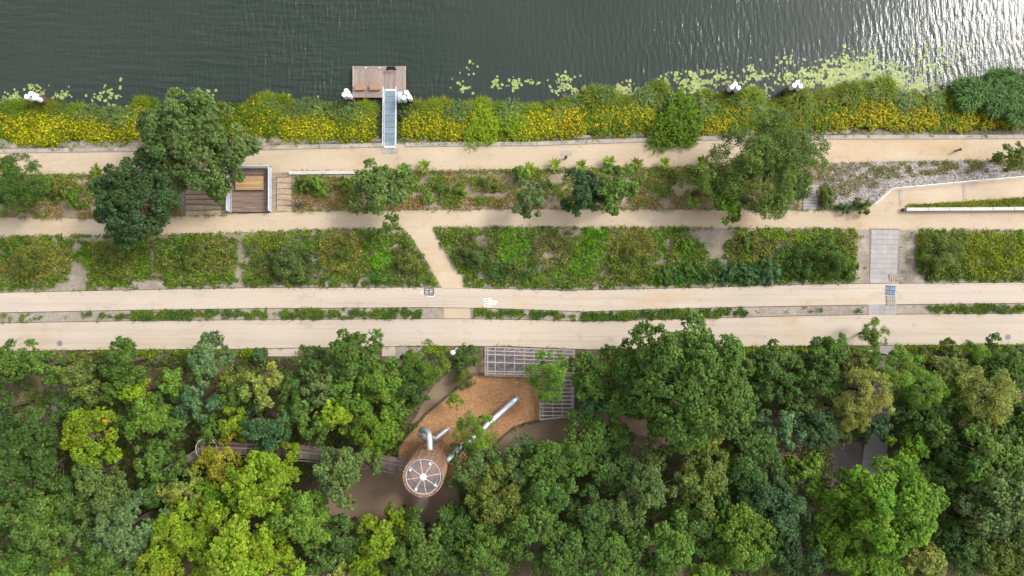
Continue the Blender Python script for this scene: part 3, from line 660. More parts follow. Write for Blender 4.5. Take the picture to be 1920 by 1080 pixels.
def bicycle(px, py, flip, label):
    s = -1 if flip else 1
    t = thing('bicycle_marking', label, 'road marking', G(px, py, 0.006))
    def g(u, v): return G(px + s * u, py + v, 0.008)
    def ring(cu, cv):
        vs = []; fs = []; n = 24
        for i in range(n):
            a = 2 * math.pi * i / n
            vs += [g(cu + 8.0 * math.cos(a), cv + 3.5 * math.sin(a)), g(cu + 6.9 * math.cos(a), cv + 2.6 * math.sin(a))]
        for i in range(n):
            j = (i + 1) % n; fs.append((2 * i, 2 * j, 2 * j + 1, 2 * i + 1))
        return vs, fs
    for cv in (-4.9, 4.9): MB().add(*ring(-4, cv)).build('wheel', 'road_paint', t)
    fr = MB()
    for (a, b) in (((-4, 4.9), (-3, 0.6)), ((-3, 0.6), (9, 3.4)), ((-4, 4.9), (8, 3.0)), ((8, 3), (7, -2.6)), ((-3, 0.6), (7, -2.6)), ((-4, -4.9), (12, -2.0))):
        d = Vector((b[0] - a[0], b[1] - a[1])).normalized(); nx, ny = -d.y * .45, d.x * .45
        fr.add([g(a[0] - nx, a[1] - ny), g(b[0] - nx, b[1] - ny), g(b[0] + nx, b[1] + ny), g(a[0] + nx, a[1] + ny)], [(0, 1, 2, 3)])
    for v in fr.v: pass
    fr.v = [(x, y, z + 0.004) for x, y, z in fr.v]; fr.build('frame', 'road_paint', t)
    hb = MB(); hb.add([g(11, -4), g(13, -4), g(13, 1), g(11, 1)], [(0, 1, 2, 3)]); hb.add([g(13, 0), g(16, -1), g(16, 1), g(13, 1.6)], [(0, 1, 2, 3)])
    hb.v = [(x, y, z + 0.008) for x, y, z in hb.v]; hb.build('handlebar', 'road_paint', t)
    sdl = MB(); sdl.add([g(9, 1.6), g(11, 1.6), g(11, 5.2), g(9, 5.2)], [(0, 1, 2, 3)]); sdl.v = [(x, y, z + 0.012) for x, y, z in sdl.v]; sdl.build('saddle', 'road_paint', t)
    for o in t.children:
        me = o.data
        for p in me.polygons:
            if p.normal.z < 0: p.flip()
bicycle(918.5, 567, False, 'white bicycle symbol painted on the cycle track, right of the link path')
bicycle(804, 548.5, True, 'white bicycle symbol painted on the cycle track, partly under the brown frame')

def manhole(px, py, label):
    t = thing('manhole_cover', label, 'manhole', G(px, py, 0))
    c = G(px, py, 0.004); MB().ring(c, 0.31, 0.38, 0.02, 24).build('rim', 'concrete', t)
    MB().lathe(c, [(0.31, 0), (0.31, 0.012), (0.29, 0.016)], 24).build('lid', 'cast_iron', t)
manhole(112, 643.5, 'round grey manhole cover at the left end of the walking track')
manhole(1890, 632, 'round grey manhole cover at the right end of the walking track')
def bollard(px, py, label):
    t = thing('bollard', label, 'bollard', G(px, py, 0))
    c = G(px, py, 0); MB().lathe(c, [(0.17, 0), (0.15, 0.05), (0.13, 0.85)], 14).build('post', 'cast_iron', t, True)
    MB().lathe(c + Vector((0, 0, .85)), [(0.17, 0), (0.19, 0.06), (0.16, 0.16), (0.05, 0.22)], 14).build('head', 'edge_steel', t, True)
bollard(1060.5, 296.5, 'squat dark bollard on the riverside path near the middle')
bollard(1792, 283, 'squat dark bollard on the riverside path at the far right')
# lamp post by the walking track
zt = 6.2; lp = W(849, 661, zt)
t = thing('lamp_post', 'slim post with a pale round lamp head below the walking track', 'lamp post', (lp[0], lp[1], 0))
MB().tube([(lp[0], lp[1], 0), (lp[0], lp[1], 3), (lp[0], lp[1], zt)], [0.09, 0.07, 0.05], 8).build('pole', 'light_metal', t)
MB().lathe((lp[0], lp[1], zt), [(0.06, -0.1), (0.30, 0.0), (0.31, 0.06), (0.12, 0.14)], 20).build('lamp_head', 'light_metal', t, True)
# felled logs
def logs(px, py, n, rz, label, L=2.0, r=0.11):
    t = thing('log_pile', label, 'logs', G(px, py, 0), rz)
    for i in range(n):
        y = (i - n / 2) * r * 2.1
        MB().tube([(-L / 2 + random.uniform(-.3, .3), y, r), (0, y + random.uniform(-.05, .05), r), (L / 2 + random.uniform(-.3, .3), y + .05, r)], [r, r * .95, r * .8], 8).build('log', 'dead_wood', t, local=True)
logs(290, 674, 3, R(12), 'few pale cut logs lying on the grass below the walking track')
logs(911, 586, 1, R(-32), 'thicker pale stick lying in the verge right of the sandy crossing', 1.0, 0.06)
logs(937, 588, 1, R(-35), 'thin pale stick lying in the verge grass', 1.1, 0.03)
t = thing('bare_branches', 'bare greyish brushwood lying at the lower end of the log steps', 'branches', G(563, 388, 0))
for i in range(26):
    a = random.uniform(0.2, 2.9); L_ = random.uniform(.8, 2.0); c = G(561 + random.uniform(-4, 8), 393 - random.uniform(0, 8), 0.1)
    MB().tube([c, c + Vector((math.cos(a) * L_ * .5, math.sin(a) * L_ * .5, .45)), c + Vector((math.cos(a + .3) * L_, math.sin(a + .3) * L_, .35))], [.03, .02, .008], 4).build('branch', 'log_wood', t)

# ------------------------------------------------------------------ playground
# timber frame structure, L shaped
fr = thing('timber_grid', 'L-shaped open timber grid over grey sand, above the wood chip pit', 'timber grid', (W(992, 680)[0], W(992, 680)[1], 0))
ZP = 1.25
def F(px, py, z=ZP): return Vector(W(px, py, z))
def sk(px): return 0.035 * (px - 910)        # the grid runs slightly askew
rows = [650.8, 657.5, 664.5, 671.5, 679, 696, 700.5]
cols = [910, 914.5, 928.5, 946.5, 965, 983, 1001, 1019.5, 1038, 1056, 1073, 1077]
def beam(a, b, w=0.11, h=0.14): MB().bar(a, b, w, h).build('beam', 'beam_wood', fr)
for r_ in rows:
    beam(F(965 if r_ == 671.5 else 909, r_ - .3 + (sk(965) if r_ == 671.5 else 0)), F(1078, r_ + sk(1077) - .3 + (0.5 if r_ < 690 else -1.5)))
for i, c_ in enumerate(cols):
    beam(F(c_, 650.5 + sk(c_), ZP - 0.142), F(c_, 703 + sk(c_), ZP - 0.142))
rows2 = [712, 719.5, 727, 734.5, 742, 749.5, 757, 764.5, 771.5, 779]
for i, r_ in enumerate(rows2):
    xe = 1076 - 0.02 * (r_ - 712)
    beam(F(1013, r_), F(xe, r_ + 1.5 - i * 0.14))
beam(F(1012, 787), F(1075, 780), 0.14, 0.2)
for c_ in (1013.2, 1018, 1036.5, 1054.5, 1071.5, 1075.5):
    beam(F(c_, 705, ZP - 0.142), F(c_ - 0.8, 787 - (c_ - 1012) * 0.11, ZP - 0.142))
for c_ in cols[1:-1:1]:
    for r_ in (650.8, 664.5, 679, 696):
        p = F(c_, r_ + sk(c_), 0); MB().box((p.x, p.y, (ZP + .05) / 2), (0.1, 0.1, ZP + .05)).build('post', 'beam_wood', fr)
for c_ in (1018, 1036.5, 1054.5, 1071.5):
    for r_ in (719.5, 734.5, 749.5, 764.5, 777):
        p = F(c_, r_, 0); MB().box((p.x, p.y, (ZP + .05) / 2), (0.1, 0.1, ZP + .05)).build('post', 'beam_wood', fr)
beam(F(908.5, 703.5, 0.25), F(1013, 706.8, 0.25), 0.16, 0.5)
# edging of the chip pit
ed = thing('pit_edging', 'dark timber edging that winds round the wood chip pit', 'edging', (W(880, 760)[0], W(880, 760)[1], 0))
for pts in ([(908, 700), (890, 701), (868, 717), (845, 738), (820, 758), (800, 775), (775, 803), (748, 833), (745, 866)], [(1013, 788), (985, 793), (962, 803), (940, 821), (925, 836)]):
    for a, b in zip(pts[:-1], pts[1:]):
        n = max(1, int(math.dist(a, b) / 12))
        for i in range(n):
            p = [a[j] + (b[j] - a[j]) * i / n for j in (0, 1)]; q = [a[j] + (b[j] - a[j]) * (i + .96) / n for j in (0, 1)]
            MB().bar(W(p[0], p[1], 0.12), W(q[0], q[1], 0.12), 0.20, 0.34).build('board', 'log_wood', ed)
t = thing('marker_peg', 'small white peg standing in the wood chips', 'peg', W(969, 716, 0))
p = W(969, 716, 0); MB().tube([p, (p[0], p[1], .5)], 0.03, 6).build('stake', 'white_paint', t); MB().lathe((p[0], p[1], .5), [(.05, 0), (.09, .03), (.02, .1)], 8).build('knob', 'white_paint', t)

# the slide tower
ZT = 10.0
tc = W(793.5, 894, ZT); tx, ty = tc[0], tc[1]; RT = 2.2
tw = thing('slide_tower', 'round tower of upright timber slats with a clear roof and two steel slides', 'tower', (tx, ty, 0))
ns = 70
for i in range(ns):
    a = 2 * math.pi * i / ns
    piece('slat', 'slat_wood', tw, (tx + RT * math.cos(a), ty + RT * math.sin(a), 5.35), (0.11, 0.07, 9.5 + random.uniform(-.04, .04)), a)
for z in (0.5, 2.9, 5.3, 7.7, 9.6): MB().ring((tx, ty, z), RT - 0.16, RT - 0.06, 0.12, 40).build('hoop', 'slat_wood', tw)
for z in (3.4, 7.0): MB().lathe((tx, ty, z), [(RT - 0.2, 0), (RT - 0.2, 0.12)], 32).build('floor', 'slat_wood', tw)
roof = MB().ring((tx, ty, ZT - 0.2), 1.90, 1.945, 0.1, 48).build('roof_rim', 'light_metal', tw)
for i in range(8):
    a0 = 2 * math.pi * i / 8 + R(10); vs = [(tx + .1 * math.cos(a0 + R(22.5)), ty + .1 * math.sin(a0 + R(22.5)), ZT + 0.08)]
    for j in range(7):
        a = a0 + R(45) * j / 6; vs.append((tx + 1.90 * math.cos(a), ty + 1.90 * math.sin(a), ZT - 0.14))
    MB().add(vs, [(0, j, j + 1) for j in range(1, 7)]).build('roof_pane', 'roof_glass', roof)
    MB().bar((tx + .3 * math.cos(a0), ty + .3 * math.sin(a0), ZT + 0.1), (tx + 1.90 * math.cos(a0), ty + 1.90 * math.sin(a0), ZT - 0.1), 0.04, 0.06).build('rib', 'light_metal', roof)
MB().lathe((tx, ty, ZT + 0.06), [(0.40, 0), (0.40, 0.08), (0.34, 0.11)], 24).build('hub', 'white_concrete', roof)
for a in (153, 63, -35, 241):
    q = (tx + 1.62 * math.cos(R(a)), ty + 1.62 * math.sin(R(a)))
    pst = MB().tube([(q[0], q[1], 0), (q[0], q[1], ZT - 0.02)], 0.10, 10).build('steel_post', 'steel', tw, True)
    MB().lathe((q[0], q[1], ZT - 0.05), [(0.13, 0), (0.13, 0.1), (0.06, 0.13)], 12).build('post_cap', 'white_paint', pst)
# closed spiral slide
def sweep(name, pts, r, seg_every, mat='steel'):
    o = MB().tube(pts, r, 20).build(name, mat, tw, True)
    P = [Vector(p) for p in pts]
    for i in range(seg_every, len(P) - 1, seg_every):
        d = (P[i + 1] - P[i - 1]).normalized() * 0.03
        MB().tube([P[i] - d, P[i] + d], r * 1.09, 20).build('flange', 'galvanised', o)
    d = (P[-1] - P[-2]).normalized() * 0.05
    MB().tube([P[-1] - d, P[-1] + d], r * 1.12, 20).build('outlet', 'galvanised', o)
    return o
z0 = 6.4; pts = [W(806, 856, z0), W(806, 840, z0), W(806, 828, z0 - .1)]
cx, cy = W(795.5, 818, 5.6)[:2]; rad = W(806, 818, 5.6)[0] - cx
for i in range(0, 17):
    th = R(i * 17.5); z = z0 - 0.2 - i * 0.21
    pts.append((cx + rad * math.cos(th), cy + rad * math.sin(th), z))
e0 = W(812, 826.5, 2.6); e1 = W(839, 805, 0.62)
for i in range(1, 9):
    t_ = i / 8; pts.append(tuple(e0[j] + (e1[j] - e0[j]) * t_ for j in range(3)))
sweep('spiral_slide', pts, 0.36, 12)
e0 = np.array(W(814, 886, 5.0)); e1 = np.array(W(971, 746, 0.55)); em = np.array(W(940, 773, 0.9))
pts = [tuple(e0 + (em - e0) * i / 14) for i in range(15)] + [tuple(em + (e1 - em) * i / 3) for i in range(1, 4)]
sl = sweep('long_slide', pts, 0.40, 4)
for f in (0.45, 0.75):
    p = e0 + (em - e0) * f; MB().tube([(p[0], p[1], 0), (p[0], p[1], p[2] - .3)], 0.07, 8).build('support', 'galvanised', sl)

# boardwalk in the trees: spans from the tower to a small rounded landing and on
def walkway(name, label, path, z, width, rails=True, mid=True):
    P = [Vector(W(a, b, zz)) for (a, b), zz in zip(path, z)]
    t = thing(name, label, 'walkway', (P[0].x, P[0].y, 0))
    for a, b in zip(P[:-1], P[1:]):
        d = b - a; L_ = d.length; n = max(1, int(L_ / 0.36)); rz = math.atan2(d.y, d.x); u = Vector((-d.y, d.x, 0)).normalized()
        for i in range(n):
            piece('board', 'bridge_wood', t, a + d * ((i + .5) / n), (L_ / n - 0.02, width, 0.06), rz)
        for s in (-1, 1):
            o = u * s * (width / 2 - 0.05)
            MB().bar(a + o + Vector((0, 0, -.12)), b + o + Vector((0, 0, -.12)), 0.12, 0.18).build('joist', 'bridge_wood', t)
            if rails:
                MB().bar(a + o + Vector((0, 0, 1.0)), b + o + Vector((0, 0, 1.0)), 0.10, 0.05).build('handrail', 'bridge_wood', t)
                for i in range(int(L_ / 1.5) + 1):
                    q = a + d * min(1, i * 1.5 / L_) + o; MB().box((q.x, q.y, q.z + .5), (.06, .06, 1.0)).build('post', 'bridge_wood', t)
        if mid:
            MB().bar(a + Vector((0, 0, .05)), b + Vector((0, 0, .05)), 0.12, 0.035).build('centre_strip', 'grey_wood', t)
        for f in (0.5,):
            q = a + d * f; MB().tube([(q.x, q.y, 0), (q.x, q.y, q.z - .1)], 0.12, 8).build('support', 'log_wood', t)
    return t
walkway('tree_walkway', 'long grey boardwalk through the trees from the slide tower to the left', [(772, 876), (700, 864), (610, 852), (540, 845), (470, 841), (398, 838)], [4, 4, 4.1, 4.1, 4.1, 4.1], 1.6)
wl = walkway('tree_walkway', 'short boardwalk span bending off down-left beyond the rounded landing', [(388, 846), (330, 880), (292, 902)], [4.1, 4.2, 4.2], 1.5, mid=False)
p = W(394, 838, 4.1); ld = thing('rounded_landing', 'rounded boardwalk landing under the yellowish tree', 'landing', (p[0], p[1], 0))
MB().lathe((p[0], p[1], 3.96), [(1.25, 0), (1.25, .1)], 24).build('platform', 'bridge_wood', ld)
MB().ring((p[0], p[1], 5.05), 1.2, 1.3, 0.06, 28).build('handrail', 'beam_wood', ld); MB().ring((p[0], p[1], 4.5), 1.23, 1.27, 0.05, 28).build('mid_rail', 'beam_wood', ld)
MB().tube([(p[0], p[1], 0), (p[0], p[1], 4)], 0.16, 8).build('support', 'log_wood', ld)
walkway('tower_ramp', 'grey boarded ramp leading down from the slide tower into the trees', [(797, 915), (792, 940), (787, 985)], [3.4, 2.6, 1.2], 1.25, rails=False, mid=False)
# metal fence corner by the forest path
t = thing('metal_railing', 'short white metal railing where the forest path meets the walking track', 'railing', W(1628, 655, 0))
a, b, c = Vector(W(1608, 655, 0)), Vector(W(1629, 657, 0)), Vector(W(1631, 648, 0))
MB().tube([a + Vector((0, 0, 1)), b + Vector((0, 0, 1)), c + Vector((0, 0, 1))], .035, 6).build('rail', 'white_paint', t)
for q in (a, b, c, (a + b) / 2): MB().tube([q, q + Vector((0, 0, 1))], .03, 6).build('post', 'white_paint', t)

# ------------------------------------------------------------------ foliage geometry
def quad_mesh(name, V, C, mat=None):
    """V (n,4,3) leaf quads, C (n,3) leaf colours"""
    n = len(V); me = bpy.data.meshes.new(name)
    me.vertices.add(n * 4); me.loops.add(n * 4); me.polygons.add(n)
    me.vertices.foreach_set('co', np.ascontiguousarray(V, dtype=np.float32).ravel())
    me.loops.foreach_set('vertex_index', np.arange(n * 4, dtype=np.int32))
    me.polygons.foreach_set('loop_start', np.arange(0, n * 4, 4, dtype=np.int32))
    me.update(calc_edges=True)
    at = me.attributes.new('Col', 'FLOAT_COLOR', 'POINT')
    c = np.ones((n, 4, 4), np.float32); c[:, :, :3] = np.asarray(C, np.float32)[:, None, :]
    at.data.foreach_set('color', c.ravel())
    me.materials.append(mat or LEAF); return me
def unit(v): return v / np.maximum(np.linalg.norm(v, axis=-1, keepdims=True), 1e-9)
def leaves(P, Nn, size, rg, aspect=0.55, along=None, droop=0.0):
    """diamond leaves at P facing Nn"""
    n = len(P); t = rg.normal(size=(n, 3)) if along is None else along
    t = unit(t - Nn * np.sum(t * Nn, -1, keepdims=True)); b = np.cross(Nn, t)
    s = (np.asarray(size) * np.ones(n))[:, None]
    tip = P + t * s * 0.5; tip[:, 2] -= droop * s[:, 0]
    return np.stack([P - t * s * .5, P + b * s * aspect * .5, tip, P - b * s * aspect * .5], 1)
def rdir(rg, n, zmin=-1.0):
    z = rg.uniform(zmin, 1, n); a = rg.uniform(0, 2 * np.pi, n); r = np.sqrt(1 - z * z)
    return np.stack([r * np.cos(a), r * np.sin(a), z], -1)

def crown_mesh(seed, Rm, flat=0.72, style='broad'):
    """crown of leafy clumps on the ends of branches; returns mesh and clump centres"""
    rg = np.random.default_rng(seed)
    broad = style == 'broad'
    nb = int(np.clip(4.2 * Rm * Rm, 26, 170))
    # boughs of unequal length, clumps gathered towards their ends: uneven outline with hollows between
    nbo = int(7 + 2.6 * Rm); bd = rdir(rg, nbo * 3, -0.2); sel_ = [0]
    for _ in range(nbo - 1):
        sel_.append(int(np.argmin(np.max(bd @ bd[sel_].T, -1) + rg.uniform(0, .25, len(bd)))))
    bd = bd[sel_]; bd[0] = unit(np.array([rg.normal(0, .12), rg.normal(0, .12), 1.0])); bl = rg.uniform(.68, 1.06, nbo); bl[bd[:, 2] > .6] *= rg.uniform(.85, 1.1)
    own = rg.integers(0, nbo, nb); d = unit(bd[own] + rg.normal(0, .23, (nb, 3)))
    up_ = rg.random(nb) < .14; d[up_] = unit(rg.normal(0, .42, (int(up_.sum()), 3)) + [0, 0, 1.0])      # leader shoots close the top
    f = bl[own] * np.where(rg.random(nb) < .3, rg.uniform(.4, .75, nb), rg.uniform(.72, 1.0, nb))
    cen = d * f[:, None] * np.array([Rm, Rm, Rm * flat])
    rc = rg.uniform(0.13, 0.215, nb) * Rm * (1.0 if Rm > 3.5 else 1.22)
    PP, NN, CC, SS = [], [], [], []
    lsz = 0.27 if broad else 0.19
    for i in range(nb):
        o = unit(d[i] * np.array([1, 1, .8]) + [0, 0, .35])
        nsub = int(np.clip(26 * rc[i] ** 2 + 5, 7, 34))
        sdir = unit(rdir(rg, nsub) + o * 0.75); sc_ = cen[i] + sdir * rc[i] * rg.uniform(.65, 1.05, nsub)[:, None] * np.array([1, 1, .8])
        vb = rg.uniform(.78, 1.18); hue = rg.normal(0, .05)
        for q in range(nsub):
            nl = rg.integers(9, 15) if broad else rg.integers(14, 22)
            rs_ = rg.uniform(.20, .36) * (1.0 if broad else 1.25)
            ld = unit(rdir(rg, nl) + np.array([0, 0, .45]) + o * .3)
            PP.append(sc_[q] + ld * rs_ * rg.uniform(.5, 1.0, nl)[:, None] * (np.array([1, 1, .75]) if broad else np.array([1.1, 1.1, .8])))
            NN.append(unit(ld + np.array([0, 0, .55]) + rg.normal(0, .35, (nl, 3))))
            v = vb * rg.uniform(.74, 1.24) * rg.uniform(.72, 1.28, nl)
            CC.append(np.stack([v * (1 + hue + rg.normal(0, .05, nl)), v, v * (1 - hue)], -1))
            SS.append(rg.uniform(.75, 1.25, nl) * lsz)
    P = np.concatenate(PP); V = leaves(P, np.concatenate(NN), np.concatenate(SS), rg, 0.62 if broad else 0.42, droop=.12)
    return quad_mesh('crown', V, np.concatenate(CC)), cen
def trunk_mesh(seed, Rm, cen, zc, r0):
    """tapered trunk from the ground (z = -zc) to the crown with limbs out to the clumps"""
    rr = random.Random(seed); m = MB(); top = Rm * 0.25
    bend = [Vector((rr.uniform(-.05, .05) * Rm, rr.uniform(-.05, .05) * Rm, 0)) for _ in range(4)]
    tp = [Vector((0, 0, -zc)), Vector((0, 0, -zc * .55)) + bend[0], Vector((0, 0, -zc * .15)) + bend[1], Vector((0, 0, top)) + bend[2]]
    m.tube(tp, [r0 * 1.25, r0, r0 * .8, r0 * .35], 8)
    idx = list(range(len(cen))); rr.shuffle(idx)
    for i in idx[:min(30, len(idx))]:
        c = Vector(cen[i]) * 0.93; s = tp[1].lerp(tp[3], rr.uniform(.45, 1.0)); mid = s.lerp(c, .5) + Vector((rr.uniform(-.2, .2), rr.uniform(-.2, .2), rr.uniform(0, .3)))
        m.tube([s, mid, c], [r0 * .38, r0 * .22, r0 * .07], 5, False)
    me = bpy.data.meshes.new('trunk'); me.from_pydata(m.v, [], m.f); me.materials.append(MATS['bark'])
    me.polygons.foreach_set('use_smooth', [True] * len(me.polygons)); me.update(); return me
VAR = {}
for key, Rm, flat, style, cnt in (('L', 5.6, .68, 'broad', 3), ('M', 3.4, .75, 'broad', 5), ('S', 2.1, .8, 'broad', 4), ('f', 2.8, .8, 'fine', 3), ('F', 5.2, .66, 'fine', 1)):
    for v in range(cnt):
        me, cen = crown_mesh(100 + ord(key) * 7 + v, Rm, flat, style); VAR[key, v] = (me, cen, Rm)
TRUNKS = {}
GREEN = {'dk': (.040, .080, .022), 'md': (.052, .100, .021), 'lt': (.072, .135, .020), 'yg': (.105, .165, .012), 'bl': (.042, .090, .044), 'pb': (.062, .112, .058),
         'ol': (.078, .108, .026), 'po': (.13, .16, .045), 'ye': (.14, .15, .018), 'br': (.072, .142, .014), 'og': (.064, .104, .026), 'gr': (.066, .104, .038), 'dg': (.031, .064, .027)}
tree_n = 0
def tree(px, py, rpx, col, label, kind='', zc=None, group='woodland trees', shrub=False, cat=None, name=None):
    global tree_n
    tree_n += 1; rr = random.Random(tree_n * 13 + 5)
    if zc is None:
        rm0 = rpx / 16.5; zc = rm0 * .75 if shrub else 2.6 + rm0 * 1.05
    zg = float(zf(px, py)) if py > 200 else -3.5
    zg = min(zg, 0.0)
    zabs = zg + zc; rm = rpx / SC * (CAM_H - zabs) / CAM_H
    if not kind: kind = 'L' if rm > 4.6 else ('M' if rm > 2.5 else 'S')
    cnt = {'L': 3, 'M': 5, 'S': 4, 'f': 3, 'F': 1}[kind]; v = rr.randrange(cnt); me, cen, R0 = VAR[kind, v]
    p = W(px, py, zabs); s = rm / R0 * (1.13 if group == 'woodland trees' and not shrub else 1.04)
    name = name or ('shrub' if shrub else 'tree')
    t = thing(name, label, cat or name.replace('_', ' '), (p[0], p[1], zg), 0, group)
    key = (kind, v, round(zc / s, 0))
    if key not in TRUNKS: TRUNKS[key] = trunk_mesh(tree_n, R0, cen, round(zc / s, 0), 0.05 * R0 + .06)
    rz = rr.uniform(0, 6.28); sz = s * rr.uniform(.92, 1.08)
    c = bpy.data.objects.new('crown', me); link(c, t); c.location = (0, 0, zc); c.scale = (s * rr.uniform(.94, 1.06), s * rr.uniform(.94, 1.06), sz); c.rotation_euler = (0, 0, rz)
    b = GREEN[col]; j = rr.uniform(.86, 1.12); c.color = (b[0] * j * rr.uniform(.95, 1.05), b[1] * j, b[2] * j * rr.uniform(.9, 1.1), 1)
    k = bpy.data.objects.new('trunk', TRUNKS[key]); link(k, t); k.location = (0, 0, zc); k.scale = (s, s, zc / round(zc / s, 0)) if round(zc / s, 0) else (s, s, s); k.rotation_euler = (0, 0, rz)
    return t
# between the river and the tracks
T = tree
R_ = 'riverside trees'
T(370, 268, 94, 'gr', 'largest grey-green tree overhanging the left end of the lookout deck', 'L', 7.5, R_)
T(312, 232, 38, 'ol', 'pale olive bush under the upper left of the largest riverside tree', 'f', 5.5, R_)
T(408, 352, 26, 'lt', 'fresh green lower bough bush just left of the lookout deck', 'M', 4.0, R_)
T(262, 374, 82, 'dg', 'dark broad tree overhanging the middle path at the left', 'L', 6.5, R_)
T(30, 345, 56, 'md', 'rounded mid green tree at the left edge between the river paths', 'F', 5, R_)
T(716, 360, 60, 'gr', 'single grey-green tree on the upper slope below the gangway', 'M', 5, R_)
T(993, 377, 32, 'gr', 'small tree at the middle path, left of the pair of round trees', 'S', 4, R_)
T(1086, 358, 47, 'dg', 'darker left one of the pair of round trees on the upper slope', 'M', 4.6, R_)
T(1150, 353, 46, 'md', 'lighter right one of the pair of round trees on the upper slope', 'S', 5, R_)
T(1318, 354, 54, 'og', 'muted olive tree left of the bright green tree by the middle path', 'f', 4.6, R_)
T(1366, 377, 37, 'br', 'small vivid green tree at the foot of the big olive tree', 'S', 4.4, R_)
T(1436, 314, 98, 'og', 'big olive green tree spanning the riverside path near the concrete steps', 'F', 7, R_)
T(1892, 293, 30, 'ol', 'small leaning tree on the stony slope at the right edge', 'S', 3.2, R_)
T(88, 345, 14, 'lt', 'small green bush right of the rounded tree at the left edge', 'S', 1.2, R_, True)
# woodland edge below the walking track, left to right
T(22, 680, 40, 'md', 'mid green tree in the woodland corner at the left edge below the track')
T(90, 684, 36, 'md', 'mid green tree, second along the woodland edge from the left')
T(142, 699, 33, 'ol', 'olive green tree, third along the woodland edge from the left')
T(172, 731, 29, 'ol', 'small olive tree just behind the third woodland edge tree from the left')
T(233, 680, 41, 'md', 'green tree at the woodland edge left of the pale cut logs')
T(262, 735, 31, 'yg', 'yellow-green tree behind the woodland edge below the pale cut logs')
T(290, 790, 46, 'lt', 'fresh green tree between the yellow-orange tipped tree and the blue-green trees')
T(333, 712, 32, 'lt', 'fresh green tree right of and below the pale cut logs')
T(398, 672, 42, 'pb', 'pale blue-green tree reaching the walking track, right of the cut logs')
T(485, 667, 18, 'bl', 'small blue-green bush beside the left track bay', shrub=True)
T(370, 759, 39, 'bl', 'dull blue-green tree above the rounded landing')
T(437, 709, 26, 'ol', 'small olive tree between the pale blue-green tree and the track bay')
T(498, 722, 39, 'po', 'pale olive tree below the left track bay')
T(505, 795, 46, 'bl', 'blue-green tree overhanging the boardwalk')
T(449, 790, 31, 'yg', 'small yellow-green tree left of the blue-green boardwalk tree')
T(402, 806, 25, 'md', 'small green tree above the rounded landing', 'S')
T(417, 866, 42, 'ye', 'yellowish tree covering the rounded landing')
T(182, 816, 53, 'yg', 'yellow-green tree with an orange tip at its top in the left woodland')
T(60, 812, 56, 'dk', 'dark green tree left of the orange tipped tree')
T(24, 882, 56, 'dk', 'dark green tree at the left edge, halfway down the woodland')
T(104, 872, 46, 'dk', 'dark tree below and left of the orange tipped tree')
T(70, 978, 66, 'md', 'large mid green tree near the bottom left corner')
T(188, 886, 44, 'gr', 'grey-green tree just below the orange tipped tree')
T(205, 935, 48, 'gr', 'grey-green tree left of the short boardwalk span')
T(242, 988, 60, 'pb', 'large pale blue-green tree in the lower left woodland')
T(196, 1045, 50, 'md', 'mid green tree at the bottom edge, left of the yellow-green stand')
T(36, 1058, 54, 'md', 'mid green tree in the bottom left corner')
T(122, 1068, 30, 'lt', 'small green tree on the bottom edge at the left')
T(346, 920, 36, 'po', 'pale olive tree right of the short boardwalk span')
T(348, 985, 54, 'yg', 'leftmost tree of the vivid yellow-green stand')
T(306, 1058, 44, 'yg', 'yellow-green tree at the bottom edge, left end of the vivid stand')
T(440, 1005, 72, 'yg', 'largest vivid yellow-green tree in the lower left')
T(492, 918, 64, 'yg', 'vivid yellow-green tree just below the boardwalk')
T(346, 872, 30, 'md', 'small green tree below the rounded landing at its left', 'S')
T(292, 860, 34, 'md', 'mid green tree above the short boardwalk span')
T(8, 765, 34, 'dk', 'dark small tree at the left edge beside the sandy patch')
T(395, 1062, 40, 'yg', 'yellow-green tree on the bottom edge below the largest vivid one')
T(500, 1052, 56, 'yg', 'yellow-green tree on the bottom edge, right end of the vivid stand')
T(665, 668, 48, 'md', 'green tree reaching onto the walking track between the two bays')
T(580, 674, 26, 'dk', 'small dark tree right of the left track bay', 'S')
T(605, 720, 36, 'gr', 'grey-green tree below the woodland edge, left of the big fresh green group')
T(717, 718, 40, 'lt', 'fresh green tree below the right track bay')
T(636, 776, 38, 'yg', 'yellow-green tree above the boardwalk, left of the bright pit-side tree')
T(713, 803, 44, 'br', 'bright green tree at the left rim of the wood chip pit')
T(672, 800, 26, 'ol', 'small olive tree left of the bright pit-side tree', 'S')
T(567, 784, 38, 'md', 'mid green tree above the boardwalk, right of the blue-green one')
T(805, 684, 40, 'lt', 'light green tree with bare twigs left of the lamp post', 'f')
T(780, 727, 30, 'dk', 'dark green low tree left of the sandy clearing', 'S')
T(873, 669, 26, 'dk', 'dark leafy shrub beside the lamp post', shrub=True)
T(866, 710, 23, 'ol', 'dull olive shrub at the top left of the wood chip pit', 'f', shrub=True)
T(851, 752, 15, 'br', 'little bright green tree on the edge of the wood chips', 'f', 3)
T(897, 803, 38, 'lt', 'light airy tree hiding the middle of the long slide', 'f', 6.5)
T(1023, 690, 42, 'lt', 'light airy tree growing through the timber grid', 'f', 6)
T(1035, 735, 26, 'lt', 'small airy tree at the inner corner of the timber grid', 'f', 5)
T(655, 888, 57, 'gr', 'grey-green tree hiding the middle of the boardwalk')
T(526, 868, 46, 'yg', 'yellow-green tree pressed against the lower side of the boardwalk')
T(566, 975, 60, 'lt', 'large yellow-green tree at the right of the vivid stand')
T(647, 1000, 38, 'dk', 'dark tree between the vivid stand and the yellowish tree below the tower')
T(716, 1000, 46, 'yg', 'yellow-green tree left of the tower ramp')
T(700, 1048, 38, 'yg', 'yellow-green tree on the bottom edge below the tower')
T(748, 970, 26, 'yg', 'small yellow-green tree beside the end of the tower ramp', 'S')
T(790, 1020, 60, 'md', 'large green tree on the bottom edge right below the tower ramp')
